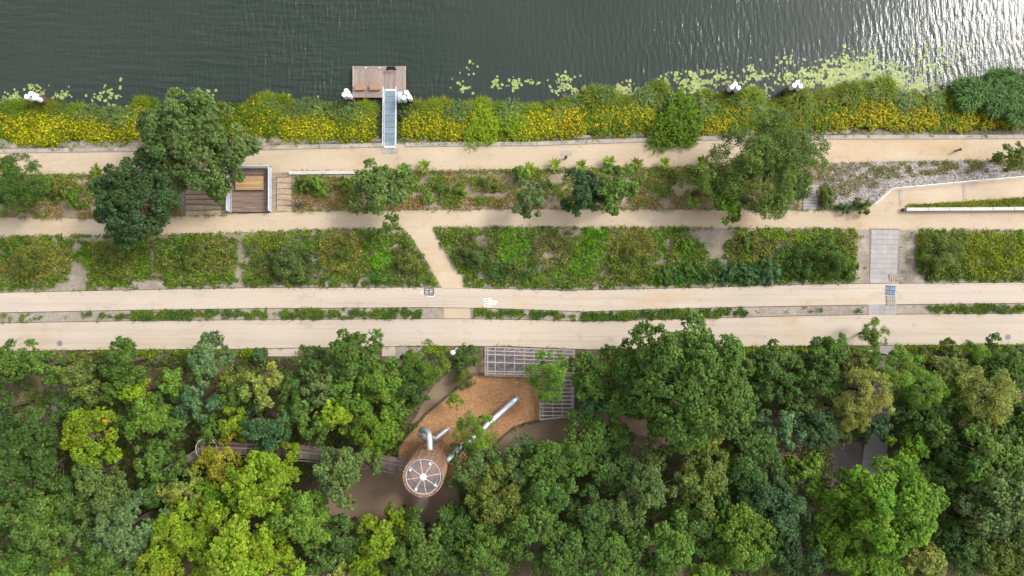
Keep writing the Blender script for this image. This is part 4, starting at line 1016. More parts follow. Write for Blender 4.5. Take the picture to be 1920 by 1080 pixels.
T(563, 1070, 30, 'po', 'pale green tree on the bottom edge, left one of two pale ones')
T(645, 1064, 34, 'po', 'pale green tree on the bottom edge, right one of two pale ones')
T(886, 878, 44, 'gr', 'grey-green tree beside the slide tower on its right')
T(930, 935, 56, 'ol', 'olive green tree right of and below the slide tower')
T(860, 985, 44, 'dk', 'dark tree below the grey-green tree beside the tower')
T(905, 1032, 56, 'md', 'mid green tree at the bottom edge right of the tower')
T(976, 884, 42, 'gr', 'grey-green tree between the olive tower-side tree and the central trees')
T(980, 832, 22, 'pb', 'small pale tree standing in the sandy clearing below the pit', 'f')
# right half
T(1113, 700, 48, 'md', 'green tree just right of the timber grid')
T(1108, 762, 30, 'bl', 'small dark bluish tree at the lower right corner of the timber grid')
T(1292, 716, 108, 'md', 'huge oak-like green tree rising over the walking track', 'L', 10)
T(1200, 700, 56, 'md', 'left flank green tree merging into the huge oak-like tree', 'L', 8)
T(1268, 805, 52, 'md', 'green tree at the lower foot of the huge oak-like tree')
T(1096, 830, 50, 'md', 'green tree below the sandy clearing, right of the pit')
T(1038, 890, 60, 'md', 'broad green tree in the lower middle of the picture')
T(1222, 905, 55, 'gr', 'grey-green tree centred below the huge oak-like tree')
T(1326, 905, 56, 'ol', 'yellowish olive tree below and right of the huge tree')
T(1335, 832, 34, 'ol', 'small olive tree above the yellowish olive tree')
T(1165, 955, 44, 'gr', 'muted tree left of the centred grey-green one')
T(1240, 1015, 60, 'md', 'green tree near the bottom edge below the centred grey-green one')
T(990, 985, 56, 'md', 'fresh green tree at lower middle right of the olive tower-side tree')
T(1060, 1035, 52, 'dk', 'dark green tree at the bottom edge in the middle')
T(1160, 1045, 50, 'md', 'mid green tree at the bottom edge, right of the dark middle one')
T(1110, 950, 40, 'dk', 'dark filling tree under the broad green tree')
T(1325, 1062, 42, 'lt', 'light green tree on the bottom edge right of centre')
T(1396, 1005, 56, 'lt', 'light green tree near the bottom, left of the dark blue-green pair')
T(1305, 985, 40, 'dk', 'dark tree between two lighter trees near the bottom')
T(1412, 862, 50, 'dk', 'dark green tree right of the yellowish olive tree')
T(1436, 930, 46, 'dg', 'very dark tree below the dark green one, right of centre')
T(1460, 805, 38, 'pb', 'pale greyish tree at the right of the sandy clearing')
T(1400, 925, 15, 'yg', 'tiny yellow-green treetop between dark trees', 'S', 5)
T(1440, 690, 46, 'dk', 'dark olive tree right of the huge tree at the woodland edge')
T(1402, 742, 28, 'dk', 'small dark tree tucked against the right side of the huge tree')
T(1556, 668, 42, 'md', 'green tree reaching the walking track left of the slender tree')
T(1538, 712, 42, 'dk', 'dark tree behind the woodland edge, left of the pale yellow-green tree')
T(1490, 700, 34, 'md', 'green shrubby tree between two darker edge trees')
T(1620, 735, 46, 'po', 'pale yellow-green tree left of the grey forest path', 'f', 7)
T(1592, 775, 34, 'po', 'smaller pale tree below the pale yellow-green one', 'f', 6)
T(1638, 628, 26, 'lt', 'slender airy tree leaning out over the walking track', 'f', 3.2)
T(1634, 672, 24, 'lt', 'airy lower tree at the start of the grey forest path', 'f', 5)
T(1688, 704, 44, 'lt', 'feathery light green tree right of the forest path', 'f', 6.5)
T(1726, 724, 42, 'lt', 'feathery light green tree, right neighbour of the one by the forest path', 'f', 6)
T(1768, 680, 44, 'ol', 'olive shrubby tree at the woodland edge near the right')
T(1822, 672, 32, 'lt', 'light green shrubby tree at the woodland edge, second from the right edge', 'f')
T(1882, 684, 44, 'md', 'green tree at the woodland edge by the right border')
T(1858, 742, 52, 'po', 'pale yellow-topped tree near the right border', 'f', 8)
T(1806, 752, 42, 'lt', 'fresh green tree left of the pale yellow-topped tree')
T(1740, 782, 42, 'dk', 'dark green tree below the feathery trees')
T(1534, 797, 42, 'bl', 'dark blue-green tree left of the sunken yard')
T(1568, 815, 26, 'gr', 'small grey-green tree above the sunken yard', 'f')
T(1845, 838, 74, 'md', 'broad green tree near the right border')
T(1904, 800, 52, 'md', 'green tree cut by the right border, upper one')
T(1870, 930, 74, 'gr', 'large greyish green tree in the lower right')
T(1786, 885, 48, 'dk', 'dark tree left of the broad right-hand tree')
T(1665, 948, 86, 'br', 'largest bright green tree in the lower right', 'L', 9)
T(1568, 925, 44, 'br', 'bright green tree below the sunken yard')
T(1560, 1005, 54, 'br', 'bright green tree lower left of the largest bright one')
T(1630, 1045, 54, 'br', 'bright green tree on the bottom edge below the largest bright one')
T(1505, 880, 36, 'lt', 'small light tree left of the sunken yard')
T(1466, 955, 50, 'bl', 'dark blue-green tree in the lower right, upper one of the pair')
T(1496, 1030, 50, 'dg', 'dark blue-green tree on the bottom edge, lower one of the pair')
T(1722, 1050, 44, 'po', 'pale olive tree on the bottom edge at the right')
T(1882, 1046, 50, 'ol', 'olive tree in the bottom right corner')
T(1800, 1030, 46, 'dk', 'dark tree on the bottom edge left of the corner olive tree')
T(1645, 800, 24, 'bl', 'small blue-green tree hanging over the forest path', 'S')
T(1697, 842, 36, 'br', 'bright green tree right of the forest path above the largest bright one')
T(1788, 965, 36, 'dk', 'dark tree between the largest bright tree and the greyish right one')
# smaller dark trees that fill the gaps under the taller crowns
for (x, y, r, c_, lb) in [(330, 790, 30, 'dk', 'dark understorey tree above the short boardwalk span'), (235, 790, 26, 'dk', 'dark understorey tree right of the orange tipped tree'), (130, 760, 26, 'dk', 'dark understorey tree below the third woodland edge tree'), (215, 735, 22, 'md', 'low tree left of the yellow-green edge tree'), (300, 745, 26, 'md', 'low tree right of the yellow-green edge tree'),
    (440, 745, 26, 'md', 'low green tree left of the pale olive tree below the bay'), (545, 725, 28, 'dk', 'dark understorey tree right of the pale olive tree below the bay'), (600, 800, 30, 'dk', 'dark understorey tree just above the boardwalk middle'), (640, 725, 34, 'md', 'green tree below the one reaching onto the track between the bays'), (680, 760, 30, 'lt', 'fresh green tree between the yellow-green and pit-side trees'),
    (745, 760, 26, 'md', 'green tree above the bright pit-side tree'), (760, 690, 26, 'dk', 'dark bush below the bare earth bay'), (130, 930, 40, 'dk', 'dark tree between the large mid green and grey-green trees at left'), (10, 960, 36, 'md', 'tree cut by the left border near the bottom'), (285, 925, 30, 'dk', 'dark understorey tree at the end of the short boardwalk span'),
    (150, 1000, 34, 'gr', 'muted tree right of the large tree near the bottom left corner'), (400, 930, 40, 'br', 'bright green tree left of the vivid tree below the boardwalk'), (610, 1040, 34, 'dk', 'dark tree between the two pale bottom trees'), (840, 1050, 40, 'dk', 'dark tree on the bottom edge right of the tower ramp'), (940, 870, 30, 'dk', 'dark tree at the lower end of the sandy clearing'),
    (1010, 940, 44, 'dk', 'dark tree right of the olive tower-side tree'), (1150, 880, 40, 'dk', 'dark tree between the broad green tree and the centred grey-green one'), (1160, 820, 30, 'dk', 'dark low tree on the far side of the sandy clearing'), (1110, 1010, 40, 'dk', 'dark tree above the bottom edge in the middle'), (1290, 950, 36, 'md', 'green tree between the centred grey-green and olive trees'),
    (1370, 955, 34, 'dk', 'dark tree below the yellowish olive tree'), (1390, 800, 34, 'dk', 'dark tree below the right side of the huge tree'), (1350, 1020, 36, 'md', 'green tree left of the light green tree near the bottom'), (1450, 1020, 40, 'md', 'green tree left of the lower dark blue-green one'), (1500, 760, 28, 'gr', 'grey-green low tree above the dark blue-green one by the yard'),
    (1470, 740, 26, 'dk', 'dark low tree below the edge trees right of the huge tree'), (1700, 770, 30, 'dk', 'dark low tree under the feathery pair'), (1770, 830, 44, 'dk', 'dark tree right of the forest path under the broad tree'), (1730, 880, 36, 'md', 'green tree right of the largest bright tree at its top'), (1760, 1000, 36, 'dk', 'dark low tree right of the largest bright tree at its foot'),
    (1830, 980, 50, 'gr', 'muted tree below the dark one left of the broad right-hand tree'), (1790, 720, 34, 'lt', 'fresh low tree between feathery and pale yellow-topped trees'), (1910, 870, 44, 'md', 'green tree cut by the right border, lower one'), (1915, 985, 44, 'gr', 'grey-green tree cut by the right border near the bottom'), (1680, 670, 24, 'lt', 'low light tree at the head of the forest path', ),
    (1600, 690, 26, 'ol', 'olive low tree above the pale yellow-green tree'), (1840, 700, 34, 'md', 'green tree between the edge shrubs near the right'), (1160, 760, 40, 'md', 'green tree at the lower left flank of the huge tree'), (1380, 690, 36, 'md', 'green tree at the right flank of the huge tree'), (255, 1062, 34, 'gr', 'muted tree on the bottom edge left of the vivid stand'), (760, 1062, 34, 'md', 'green tree on the bottom edge left of the large one below the ramp')]:
    T(x, y, r, c_, lb, '', 4.5 if r < 34 else None)
# the orange tip
t = thing('orange_shrub_top', 'small orange leaf tuft on top of the yellow-green tree at left', 'leaf tuft', W(196, 789, 8.0))
rg = np.random.default_rng(4); d = rdir(rg, 60, 0); V = leaves(d * np.array([.28, .18, .2]), unit(d + [0, 0, .6]), .2, rg)
o = link(bpy.data.objects.new('leaves', quad_mesh('leaves', V, np.tile([.34, .15, .01], (60, 1)) * rg.uniform(.7, 1.2, (60, 1)))), t)

# ------------------------------------------------------------------ riverside plants
def stems_clump(seed, n, rad, h, leafc, flower=0.0, fc=(.50, .30, .01), lean=.45):
    """clump of upright leafy stems, with flower plumes on a share of them"""
    rg = np.random.default_rng(seed); Vs, Cs = [], []
    a = rg.uniform(0, 6.283, n); ph_ = rg.uniform(0, 6.283, 3); r = rad * np.sqrt(rg.uniform(0, 1, n)) * (.86 + .2 * np.sin(2 * a + ph_[0]) + .16 * np.sin(3 * a + ph_[1]) + .1 * np.sin(5 * a + ph_[2])); base = np.stack([r * np.cos(a), r * np.sin(a), np.zeros(n)], -1)
    hh = h * np.clip(1.05 - .35 * (r / rad) ** 2, .3, 2) * rg.uniform(.75, 1.15, n)
    top = base + np.stack([np.cos(a) * r * lean + rg.normal(0, .1, n), np.sin(a) * r * lean + rg.normal(0, .1, n), hh], -1)
    tone = rg.uniform(.7, 1.25, n)
    for k in range(7):
        t = rg.uniform(.35, 1.0, n)[:, None]; P = base * (1 - t) + top * t; out = rg.normal(0, 1, (n, 3)) * [1, 1, .3]; al = unit(out)
        nn = unit(np.stack([al[:, 0] * -.35, al[:, 1] * -.35, np.full(n, 1.0)], -1) + rg.normal(0, .25, (n, 3)))
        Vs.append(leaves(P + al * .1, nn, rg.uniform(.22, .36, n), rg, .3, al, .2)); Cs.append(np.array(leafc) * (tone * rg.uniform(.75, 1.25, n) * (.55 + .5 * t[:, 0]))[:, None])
    m_ = rg.random(n) < flower; q = int(m_.sum())
    if q:
        for k in range(2):
            P = top[m_] + rg.normal(0, .07, (q, 3)); nn = unit(rg.normal(0, .5, (q, 3)) + [0, 0, 1.0])
            Vs.append(leaves(P, nn, rg.uniform(.22, .38, q), rg, .35)); Cs.append(np.array(fc) * rg.uniform(.65, 1.2, q)[:, None] * np.stack([np.ones(q), rg.uniform(.8, 1.15, q), np.ones(q)], -1))
    return quad_mesh('stems', np.concatenate(Vs), np.concatenate(Cs))
def blades_clump(seed, n, rad, h, c, spread=.9, w=.07):
    """tussock of long arching blades"""
    rg = np.random.default_rng(seed); a = rg.uniform(0, 6.283, n); r = rad * .45 * np.sqrt(rg.uniform(0, 1, n)); b0 = np.stack([r * np.cos(a), r * np.sin(a), np.zeros(n)], -1)
    a2 = a + rg.normal(0, 1.3, n); L_ = rg.uniform(.6, 1.1, n) * rad * spread; out = np.stack([np.cos(a2), np.sin(a2), np.zeros(n)], -1)
    hz = h * rg.uniform(.6, 1.15, n); mid = b0 + out * (L_ * .4)[:, None]; mid[:, 2] += hz * .85; tip = b0 + out * L_[:, None]; tip[:, 2] += hz * rg.uniform(.55, 1.0, n)
    side = np.stack([-out[:, 1], out[:, 0], np.zeros(n)], -1) * (w * rg.uniform(.6, 1.3, n))[:, None]
    C = np.array(c) * rg.uniform(.6, 1.3, n)[:, None] * np.stack([rg.uniform(.85, 1.2, n), np.ones(n), np.ones(n)], -1)
    V1 = np.stack([b0 - side * .6, b0 + side * .6, mid + side, mid - side], 1); V2 = np.stack([mid - side, mid + side, tip + side * .15, tip - side * .15], 1)
    return quad_mesh('blades', np.concatenate([V1, V2]), np.concatenate([C, C]))
LIME = (.135, .18, .012); MIDG = (.065, .115, .015)
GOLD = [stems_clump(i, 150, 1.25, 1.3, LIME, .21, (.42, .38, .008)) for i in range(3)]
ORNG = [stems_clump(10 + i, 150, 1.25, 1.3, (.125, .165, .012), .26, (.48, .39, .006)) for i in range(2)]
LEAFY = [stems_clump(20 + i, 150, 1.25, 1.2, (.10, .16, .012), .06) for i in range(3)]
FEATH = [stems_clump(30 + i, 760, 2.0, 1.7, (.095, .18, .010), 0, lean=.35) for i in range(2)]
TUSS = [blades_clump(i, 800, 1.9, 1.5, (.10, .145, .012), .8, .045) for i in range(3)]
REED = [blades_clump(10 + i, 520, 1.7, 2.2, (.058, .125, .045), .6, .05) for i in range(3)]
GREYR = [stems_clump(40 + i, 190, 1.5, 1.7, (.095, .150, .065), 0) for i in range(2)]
pr = random.Random(21)
def plant(name, mesh, px, py, rpx, r0, label, group, cat='plant', col=(1, 1, 1), zoff=0.0, sz=None):
    z = float(zf(px, py)); z = max(z, ZW - .05) + zoff; k = (CAM_H - z) / CAM_H / SC; s = rpx * k / r0
    o = bpy.data.objects.new(name, mesh); link(o); o.location = W(px, py, z); o.scale = (s, s, sz or s); o.rotation_euler = (0, 0, pr.uniform(0, 6.28)); j = pr.uniform(.7, 1.15)
    o.color = (col[0] * j, col[1] * j, col[2] * j, 1); tag(o, label, cat, group); return o
def zone(px):
    return ('left of the large grey-green tree' if px < 280 else 'between the large grey-green tree and the gangway' if px < 720 else 'just right of the gangway' if px < 1000
            else 'in the middle stretch right of the gangway' if px < 1330 else 'between the two right-hand pile clusters' if px < 1490 else 'along the right stretch of the bank')
# goldenrod belt
px = -6.0
while px < 1925:
    a, b = float(BT(px)), float(BB(px))
    frac = np.arange(.34, .86, .17)
    for f in frac:
        x = px + pr.uniform(-7, 7); y = a + (b - a) * (f + pr.uniform(-.06, .06))
        if 700 < x < 764 or (285 < x < 470 and f < .9 and pr.random() < .6): continue
        if x > 1775 and y < 205: continue
        wgt = vnoise(np.array(x / 55.0), np.array(y / 40.0), 5)
        gold = .8 if (x < 290 or 820 < x < 880 or 640 < x < 860 or 1040 < x < 1240 or x > 1560) else .5
        if 900 < x < 1000: gold = .25
        if 1480 < x < 1560: gold = .15
        if f < .5: gold *= .45
        if wgt > 1.0 - gold * .78:
            orange = (1050 < x < 1110 or 1290 < x < 1420 or 1570 < x < 1900) and f < .9
            me = pr.choice(ORNG if orange else GOLD); nm = 'goldenrod'; lb = 'yellow flowering goldenrod clump on the bank ' + zone(x); gr = 'goldenrod clumps ' + zone(x); ct = 'flower clump'
        else:
            me = pr.choice(LEAFY); nm = 'leafy_plant'; lb = 'green leafy herb clump on the bank ' + zone(x); gr = 'leafy clumps ' + zone(x); ct = 'plant clump'
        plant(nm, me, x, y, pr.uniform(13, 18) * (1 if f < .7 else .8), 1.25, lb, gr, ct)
    px += 15.5
# reeds and tussocks at the water's edge
px = 0.0
while px < 1775:
    y = float(BT(px)) + pr.uniform(3, 12)
    if not (704 < px < 760 or 290 < px < 460):
        gr_ = 490 < px < 700
        if (gr_ and pr.random() < .6) or pr.random() < .3:
            plant('willow_herb', pr.choice(GREYR), px, y + pr.uniform(-2, 14), pr.uniform(16, 24), 1.5, 'grey-green leafy clump at the water edge ' + zone(px), 'grey-green clumps ' + zone(px), 'plant clump')
        else:
            plant('sedge_tussock', pr.choice(TUSS), px, y, pr.uniform(15, 24), 1.9, 'green sedge tussock at the water edge ' + zone(px), 'sedge tussocks ' + zone(px), 'tussock', col=pr.choice([(1, 1, 1), (.8, .95, 1), (1.15, 1.05, 1)]))
    px += pr.uniform(12, 19)
for (x, y, r, lb) in [(1113, 186, 26, 'fountain-shaped sedge tussock standing out into the lilies right of centre'), (1230, 178, 26, 'dark round sedge tussock standing alone in the lilies'), (1320, 192, 24, 'sedge tussock left of the middle pile cluster'), (1405, 192, 28, 'pale arching sedge tussock right of the middle pile cluster'),
                      (686, 212, 22, 'lime green sedge tussock right under the pontoon edge'), (1590, 180, 26, 'broad sedge tussock below the largest lily bed'), (1650, 172, 28, 'sedge tussock at the right end below the largest lily bed'), (1490, 195, 30, 'dark sedge tussock below the rightmost piles')]:
    plant('sedge_tussock', pr.choice(TUSS), x, y, r, 1.9, lb, None, 'tussock', zoff=.15)
for (x, y, r, lb) in [(1266, 238, 48, 'wide feathery bright green bush spilling over the stone edge'), (905, 245, 33, 'feathery yellow-green bush leaning over the stones, right of the gangway'), (965, 240, 27, 'smaller feathery bush right of the yellow-green feathery one')]:
    plant('feathery_bush', pr.choice(FEATH), x, y, r, 2.2, lb, None, 'bush', zoff=.25, col=(1, 1, 1) if x > 1000 else (1.3, 1.05, 1))
for i in range(34):
    x = pr.uniform(1785, 1935); y = pr.uniform(float(BT(min(x, 1920))) + 6, 225 if x > 1830 else 200)
    plant('reed_clump', pr.choice(REED), x, y, pr.uniform(20, 28), 1.7, 'dense dark green reeds at the right end of the bank', 'reeds at the right end of the bank', 'reeds', zoff=.1)
# young rosette plants in a row beside the riverside path
def rosette(seed):
    rg = np.random.default_rng(seed); n = 34; a = rg.uniform(0, 6.283, n); el = rg.uniform(.05, 1.2, n); L_ = rg.uniform(.45, .75, n)
    d = np.stack([np.cos(a) * np.cos(el), np.sin(a) * np.cos(el), np.sin(el)], -1); P = d * (L_ * .5)[:, None] + [0, 0, .75]
    nn = unit(np.stack([-d[:, 0] * d[:, 2], -d[:, 1] * d[:, 2], 1 - d[:, 2] ** 2 + .05], -1))
    V = leaves(P, nn, L_, rg, .28, d, .15); C = np.array((.115, .165, .025)) * rg.uniform(.75, 1.3, n)[:, None]
    s = np.array([[[-.03, 0, 0], [.03, 0, 0], [.02, 0, .8], [-.02, 0, .8]], [[0, -.03, 0], [0, .03, 0], [0, .02, .8], [0, -.02, .8]]]); return quad_mesh('leaves', np.concatenate([V, s]), np.concatenate([C, [[.05, .04, .02]] * 2]))
ROS = [rosette(i) for i in range(3)]
for i, (x, y, w_) in enumerate([(189, 322, 'left of the dark broad tree'), (797, 314, 'just right of the gangway landing'), (756, 320, 'beside the single grey-green tree'), (993, 320, 'leftmost of the evenly spaced row'), (1040, 311, 'left of the middle bollard'), (1088, 313, 'right of the middle bollard'), (1141, 307, 'above the lighter round tree'), (1191, 309, 'second from the right in the row'), (1242, 308, 'rightmost standing clear in the row'), (1316, 305, 'at the left side of the big olive tree')]):
    plant('young_shrub', ROS[i % 3], x, y, 15, .62, 'young star-shaped shrub beside the riverside path, ' + w_, 'young shrubs along the riverside path', 'shrub', sz=1.0)

# ------------------------------------------------------------------ water lilies
def pad_mesh(name, seed, r):
    m = MB(); rr = random.Random(seed); n = 11; vs = [(0, 0, .012)]
    for i in range(n): a = .35 + (6.283 - .7) * i / (n - 1); q = r * rr.uniform(.93, 1.05); vs.append((q * math.cos(a), q * math.sin(a), .012 + rr.uniform(-.004, .006)))
    m.add(vs, [(0, i, i + 1) for i in range(1, n)]); me = bpy.data.meshes.new(name); me.from_pydata(m.v, [], m.f); me.materials.append(MATS['lily']); return me
nmat('lily', [(0.3, (.17, .23, .06)), (0.5, (.25, .30, .09)), (0.72, (.33, .34, .10))], 1.3, rough=.55, rnd=.32, spec=.4, fine=.18, fscale=2.5)
PADS = [pad_mesh('pad', i, .19) for i in range(4)]
CL = [(30, 190, 28, 13, 90), (62, 164, 8, 5, 12), (85, 172, 8, 8, 16), (115, 184, 12, 9, 30), (200, 182, 20, 10, 60), (226, 152, 3, 7, 8), (395, 176, 8, 4, 8), (540, 188, 8, 8, 16), (600, 190, 8, 6, 8),
      (868, 158, 12, 12, 34), (884, 128, 14, 7, 10), (935, 152, 9, 9, 22), (968, 158, 9, 8, 26), (1000, 155, 8, 4, 8), (1050, 148, 16, 10, 34), (1068, 172, 22, 8, 50), (1180, 168, 22, 9, 85), (1245, 152, 10, 6, 16),
      (1300, 150, 34, 12, 170), (1290, 168, 30, 10, 110), (1345, 143, 16, 8, 50), (1415, 142, 18, 14, 70), (1420, 165, 18, 12, 50), (1475, 115, 14, 8, 12), (1480, 145, 16, 8, 30), (1535, 140, 28, 12, 190), (1585, 130, 26, 16, 190), (1630, 138, 34, 14, 260),
      (1580, 158, 50, 9, 240), (1680, 152, 34, 12, 170), (1720, 165, 26, 9, 120), (1740, 130, 30, 18, 70), (1770, 112, 26, 26, 40), (1585, 94, 5, 7, 14), (1638, 104, 14, 8, 30), (1750, 90, 30, 14, 20), (1760, 170, 14, 8, 50)]
pads = []
for (x, y, sx, sy, n) in CL:
    g = rng.normal(0, 1, (int(n * 1.35), 2)) * .85
    for q in g:
        xx, yy = x + q[0] * sx, y + q[1] * sy
        if vnoise(np.array(xx / 9.0), np.array(yy / 7.0), 17) < .36: continue
        if yy > float(BT(np.clip(xx, 0, 1920))) + 6: continue
        pads.append((xx, yy, rng.uniform(.55, 1.2) * (.95 if x > 1250 else .9)))
pads.sort(key=lambda p: -p[2])
def lz(p): return ('at the far left' if p[0] < 300 else 'left of the pontoon' if p[0] < 700 else 'just right of the pontoon' if p[0] < 1100 else 'left of the middle pile cluster' if p[0] < 1380 else 'around the rightmost piles and beyond')
for i, p in enumerate(pads[:300]):
    o = bpy.data.objects.new('lily_pad', PADS[i % 4]); link(o); o.location = W(p[0], p[1], ZW + .004 + .004 * rng.random()); o.scale = (p[2],) * 3; o.rotation_euler = (0, 0, rng.uniform(0, 6.28))
    tag(o, 'yellow-green water lily pad floating ' + lz(p), 'lily pad', 'lily pads ' + lz(p))
m = MB()
for p in pads[300:]:
    me = PADS[random.randrange(4)]; a = random.uniform(0, 6.28); ca, sa = math.cos(a) * p[2], math.sin(a) * p[2]; c = W(p[0], p[1], ZW + .003 + .006 * random.random())
    m.add([(c[0] + v.co.x * ca - v.co.y * sa, c[1] + v.co.x * sa + v.co.y * ca, c[2] + v.co.z) for v in me.vertices], [tuple(q.vertices) for q in me.polygons])
tag(m.build('lily_bed', 'lily'), 'carpet of small yellow-green lily pads on the river', 'lily pads', kind='stuff')

# ------------------------------------------------------------------ ground cover
def cover(name, px, py, col, height, size, per, label, cat, seed, mound=0.5, up=.7, aspect=.45):
    """leafy ground cover: `per` leaves at each point, on an uneven canopy"""
    rg = np.random.default_rng(seed); n = len(px)
    z = zf(px, py); P0 = WA(px, py, z)
    cap = height * (.35 + mound * vnoise(P0[:, 0] / .8, P0[:, 1] / .8, seed) + (1 - mound) * .5 * vnoise(P0[:, 0] / 2.3, P0[:, 1] / 2.3, seed + 1))
    Vs, Cs = [], []; tone = rg.uniform(.75, 1.22, n)
    for k in range(per):
        P = P0 + rg.normal(0, .12, (n, 3)) * [1, 1, 0]; P[:, 2] += cap * rg.uniform(.35, 1.0, n) + .03
        nn = unit(rg.normal(0, 1 - up * .55, (n, 3)) + [0, 0, up])
        Vs.append(leaves(P, nn, size * rg.uniform(.65, 1.35, n), rg, aspect, droop=.1)); Cs.append(col * (tone * rg.uniform(.75, 1.25, n))[:, None])
    o = link(bpy.data.objects.new(name, quad_mesh(name, np.concatenate(Vs), np.concatenate(Cs)))); o.color = (1, 1, 1, 1)
    return tag(o, label, cat, kind='stuff')
def scatter(la, lb, n, seed, x0=-30, x1=1950, over=0.0):
    rg = np.random.default_rng(seed); px = rg.uniform(x0, x1, n); a, b = la(px), lb(px); py = a - over + (b - a + 2 * over) * rg.uniform(0, 1, n); return px, py, rg
def inside(px, py, pts):
    r = np.zeros(px.shape, bool); j = len(pts) - 1
    for i in range(len(pts)):
        (xi, yi), (xj, yj) = pts[i], pts[j]
        c = ((yi > py) != (yj > py)) & (px < (xj - xi) * (py - yi) / ((yj - yi) or 1e-9) + xi); r ^= c; j = i
    return r
# slope between the middle path and the cycle track: beds of different plants
PAT = [(60, 488, 75, 38, (.14, .145, .035)), (20, 470, 45, 30, (.075, .12, .02)), (220, 488, 45, 36, (.10, .125, .025)), (330, 470, 45, 40, (.075, .12, .02)), (390, 480, 55, 36, (.115, .13, .035)), (545, 500, 60, 34, (.058, .085, .03)),
       (500, 450, 50, 20, (.115, .15, .02)), (640, 470, 42, 42, (.145, .145, .04)), (715, 480, 19, 48, (.082, .172, .011)), (712, 520, 26, 20, (.05, .12, .02)), (765, 492, 30, 34, (.085, .10, .038)), (890, 475, 42, 38, (.075, .095, .035)), (963, 462, 30, 38, (.082, .172, .011)), (960, 510, 50, 22, (.05, .09, .022)),
       (1035, 470, 36, 36, (.095, .10, .04)), (1118, 455, 24, 34, (.082, .172, .011)), (1090, 490, 24, 30, (.082, .172, .011)), (1180, 460, 48, 34, (.13, .135, .035)), (1190, 500, 50, 26, (.085, .115, .025)), (1300, 510, 90, 24, (.045, .105, .028)), (1390, 515, 60, 22, (.04, .10, .034)), (1290, 470, 40, 25, (.075, .13, .016)),
       (1410, 465, 45, 32, (.105, .115, .028)), (1480, 440, 60, 14, (.115, .17, .012)), (1520, 490, 75, 42, (.055, .10, .022)), (1590, 460, 22, 40, (.10, .125, .022)), (1762, 482, 46, 42, (.075, .115, .026)), (1735, 450, 18, 18, (.13, .17, .012)), (1860, 480, 70, 48, (.125, .155, .014)), (1820, 470, 18, 40, (.14, .165, .016))]
BARE = [(150, 518, 15, 26), (146, 462, 9, 9), (125, 535, 20, 9), (280, 532, 24, 9), (289, 470, 3.5, 40), (454, 462, 7, 34), (450, 512, 7, 14), (1335, 440, 36, 16), (1340, 462, 18, 20), (1253, 456, 7, 10), (1242, 491, 11, 5), (1360, 500, 5, 9), (1030, 478, 10, 7), (1015, 500, 5, 7), (440, 441, 20, 5), (180, 449, 40, 4),
        (900, 445, 10, 4), (905, 455, 9, 6), (590, 500, 3, 35), (70, 545, 40, 3)]
NOVEG = [[(757, 426), (812, 426), (823, 448), (880, 546), (828, 546), (800, 492)], [(1606, 426), (1718, 426), (1716, 505), (1760, 528), (1770, 545), (1600, 545)]]
px, py, rg = scatter(lambda x: L4(x) - 1, lambda x: L5(x) - 3, 40000, 51)
keep = np.ones(len(px), bool); nz = vnoise(px / 6.0, py / 6.0, 9); nz2 = vnoise(px / 18.0, py / 14.0, 10)
for (x, y, a, b) in BARE: keep &= ~((((px - x) / a) ** 2 + ((py - y) / b) ** 2) < .75 + 1.0 * nz)
for p in NOVEG: keep &= ~inside(px + (nz - .5) * 5, py + (nz2 - .5) * 4, p)
col = np.tile(np.array([.082, .128, .017]), (len(px), 1)) * (.75 + .5 * nz2)[:, None]; hgt = np.full(len(px), .6)
best = np.full(len(px), 9.0)
for (x, y, a, b, c) in PAT:
    d = ((px - x) / a) ** 2 + ((py - y) / b) ** 2 + (nz - .5) * .5 + (nz2 - .5) * .5; u = (d < 1.0) & (d < best); best = np.where(u, d, best); col[u] = c; hgt[u] = .95
edge = np.minimum(py - L4(px), L5(px) - 3 - py); hgt = hgt * np.clip(.25 + edge / 14.0, .25, 1) * (.55 + .8 * vnoise(px / 16., py / 12., 15))
keep &= ~((nz2 < .33) & (nz < .5) & (best > .75)); keep &= ~((edge < 5) & (nz < .45))
hv = vnoise(px / 9., py / 7., 16); col = col * (.68 + .62 * hv)[:, None]; dry = (vnoise(px / 20., py / 12., 18) > .66) & (rg.random(len(px)) < .35) & (col[:, 1] < .17); col[dry] = np.array([.16, .15, .06])
col = col * np.array([.92, 1.04, .9]) * np.where(px < 700, .92, 1.0)[:, None]
cover('slope_grass', px[keep], py[keep], col[keep], hgt[keep], .28, 4, 'tall grass and herb beds on the slope above the cycle track', 'grass', 61, .6)
# dry straw-coloured seed heads over the olive beds
sel = keep & (best < .9) & (col[:, 0] > .095) & (rg.random(len(px)) < .22) & (col[:, 1] < .16)
cover('seed_heads', px[sel], py[sel], np.tile(np.array([.30, .26, .09]), (int(sel.sum()), 1)), np.full(int(sel.sum()), .9), .15, 2, 'straw-coloured seed heads over the grass beds', 'grass', 62, .6)
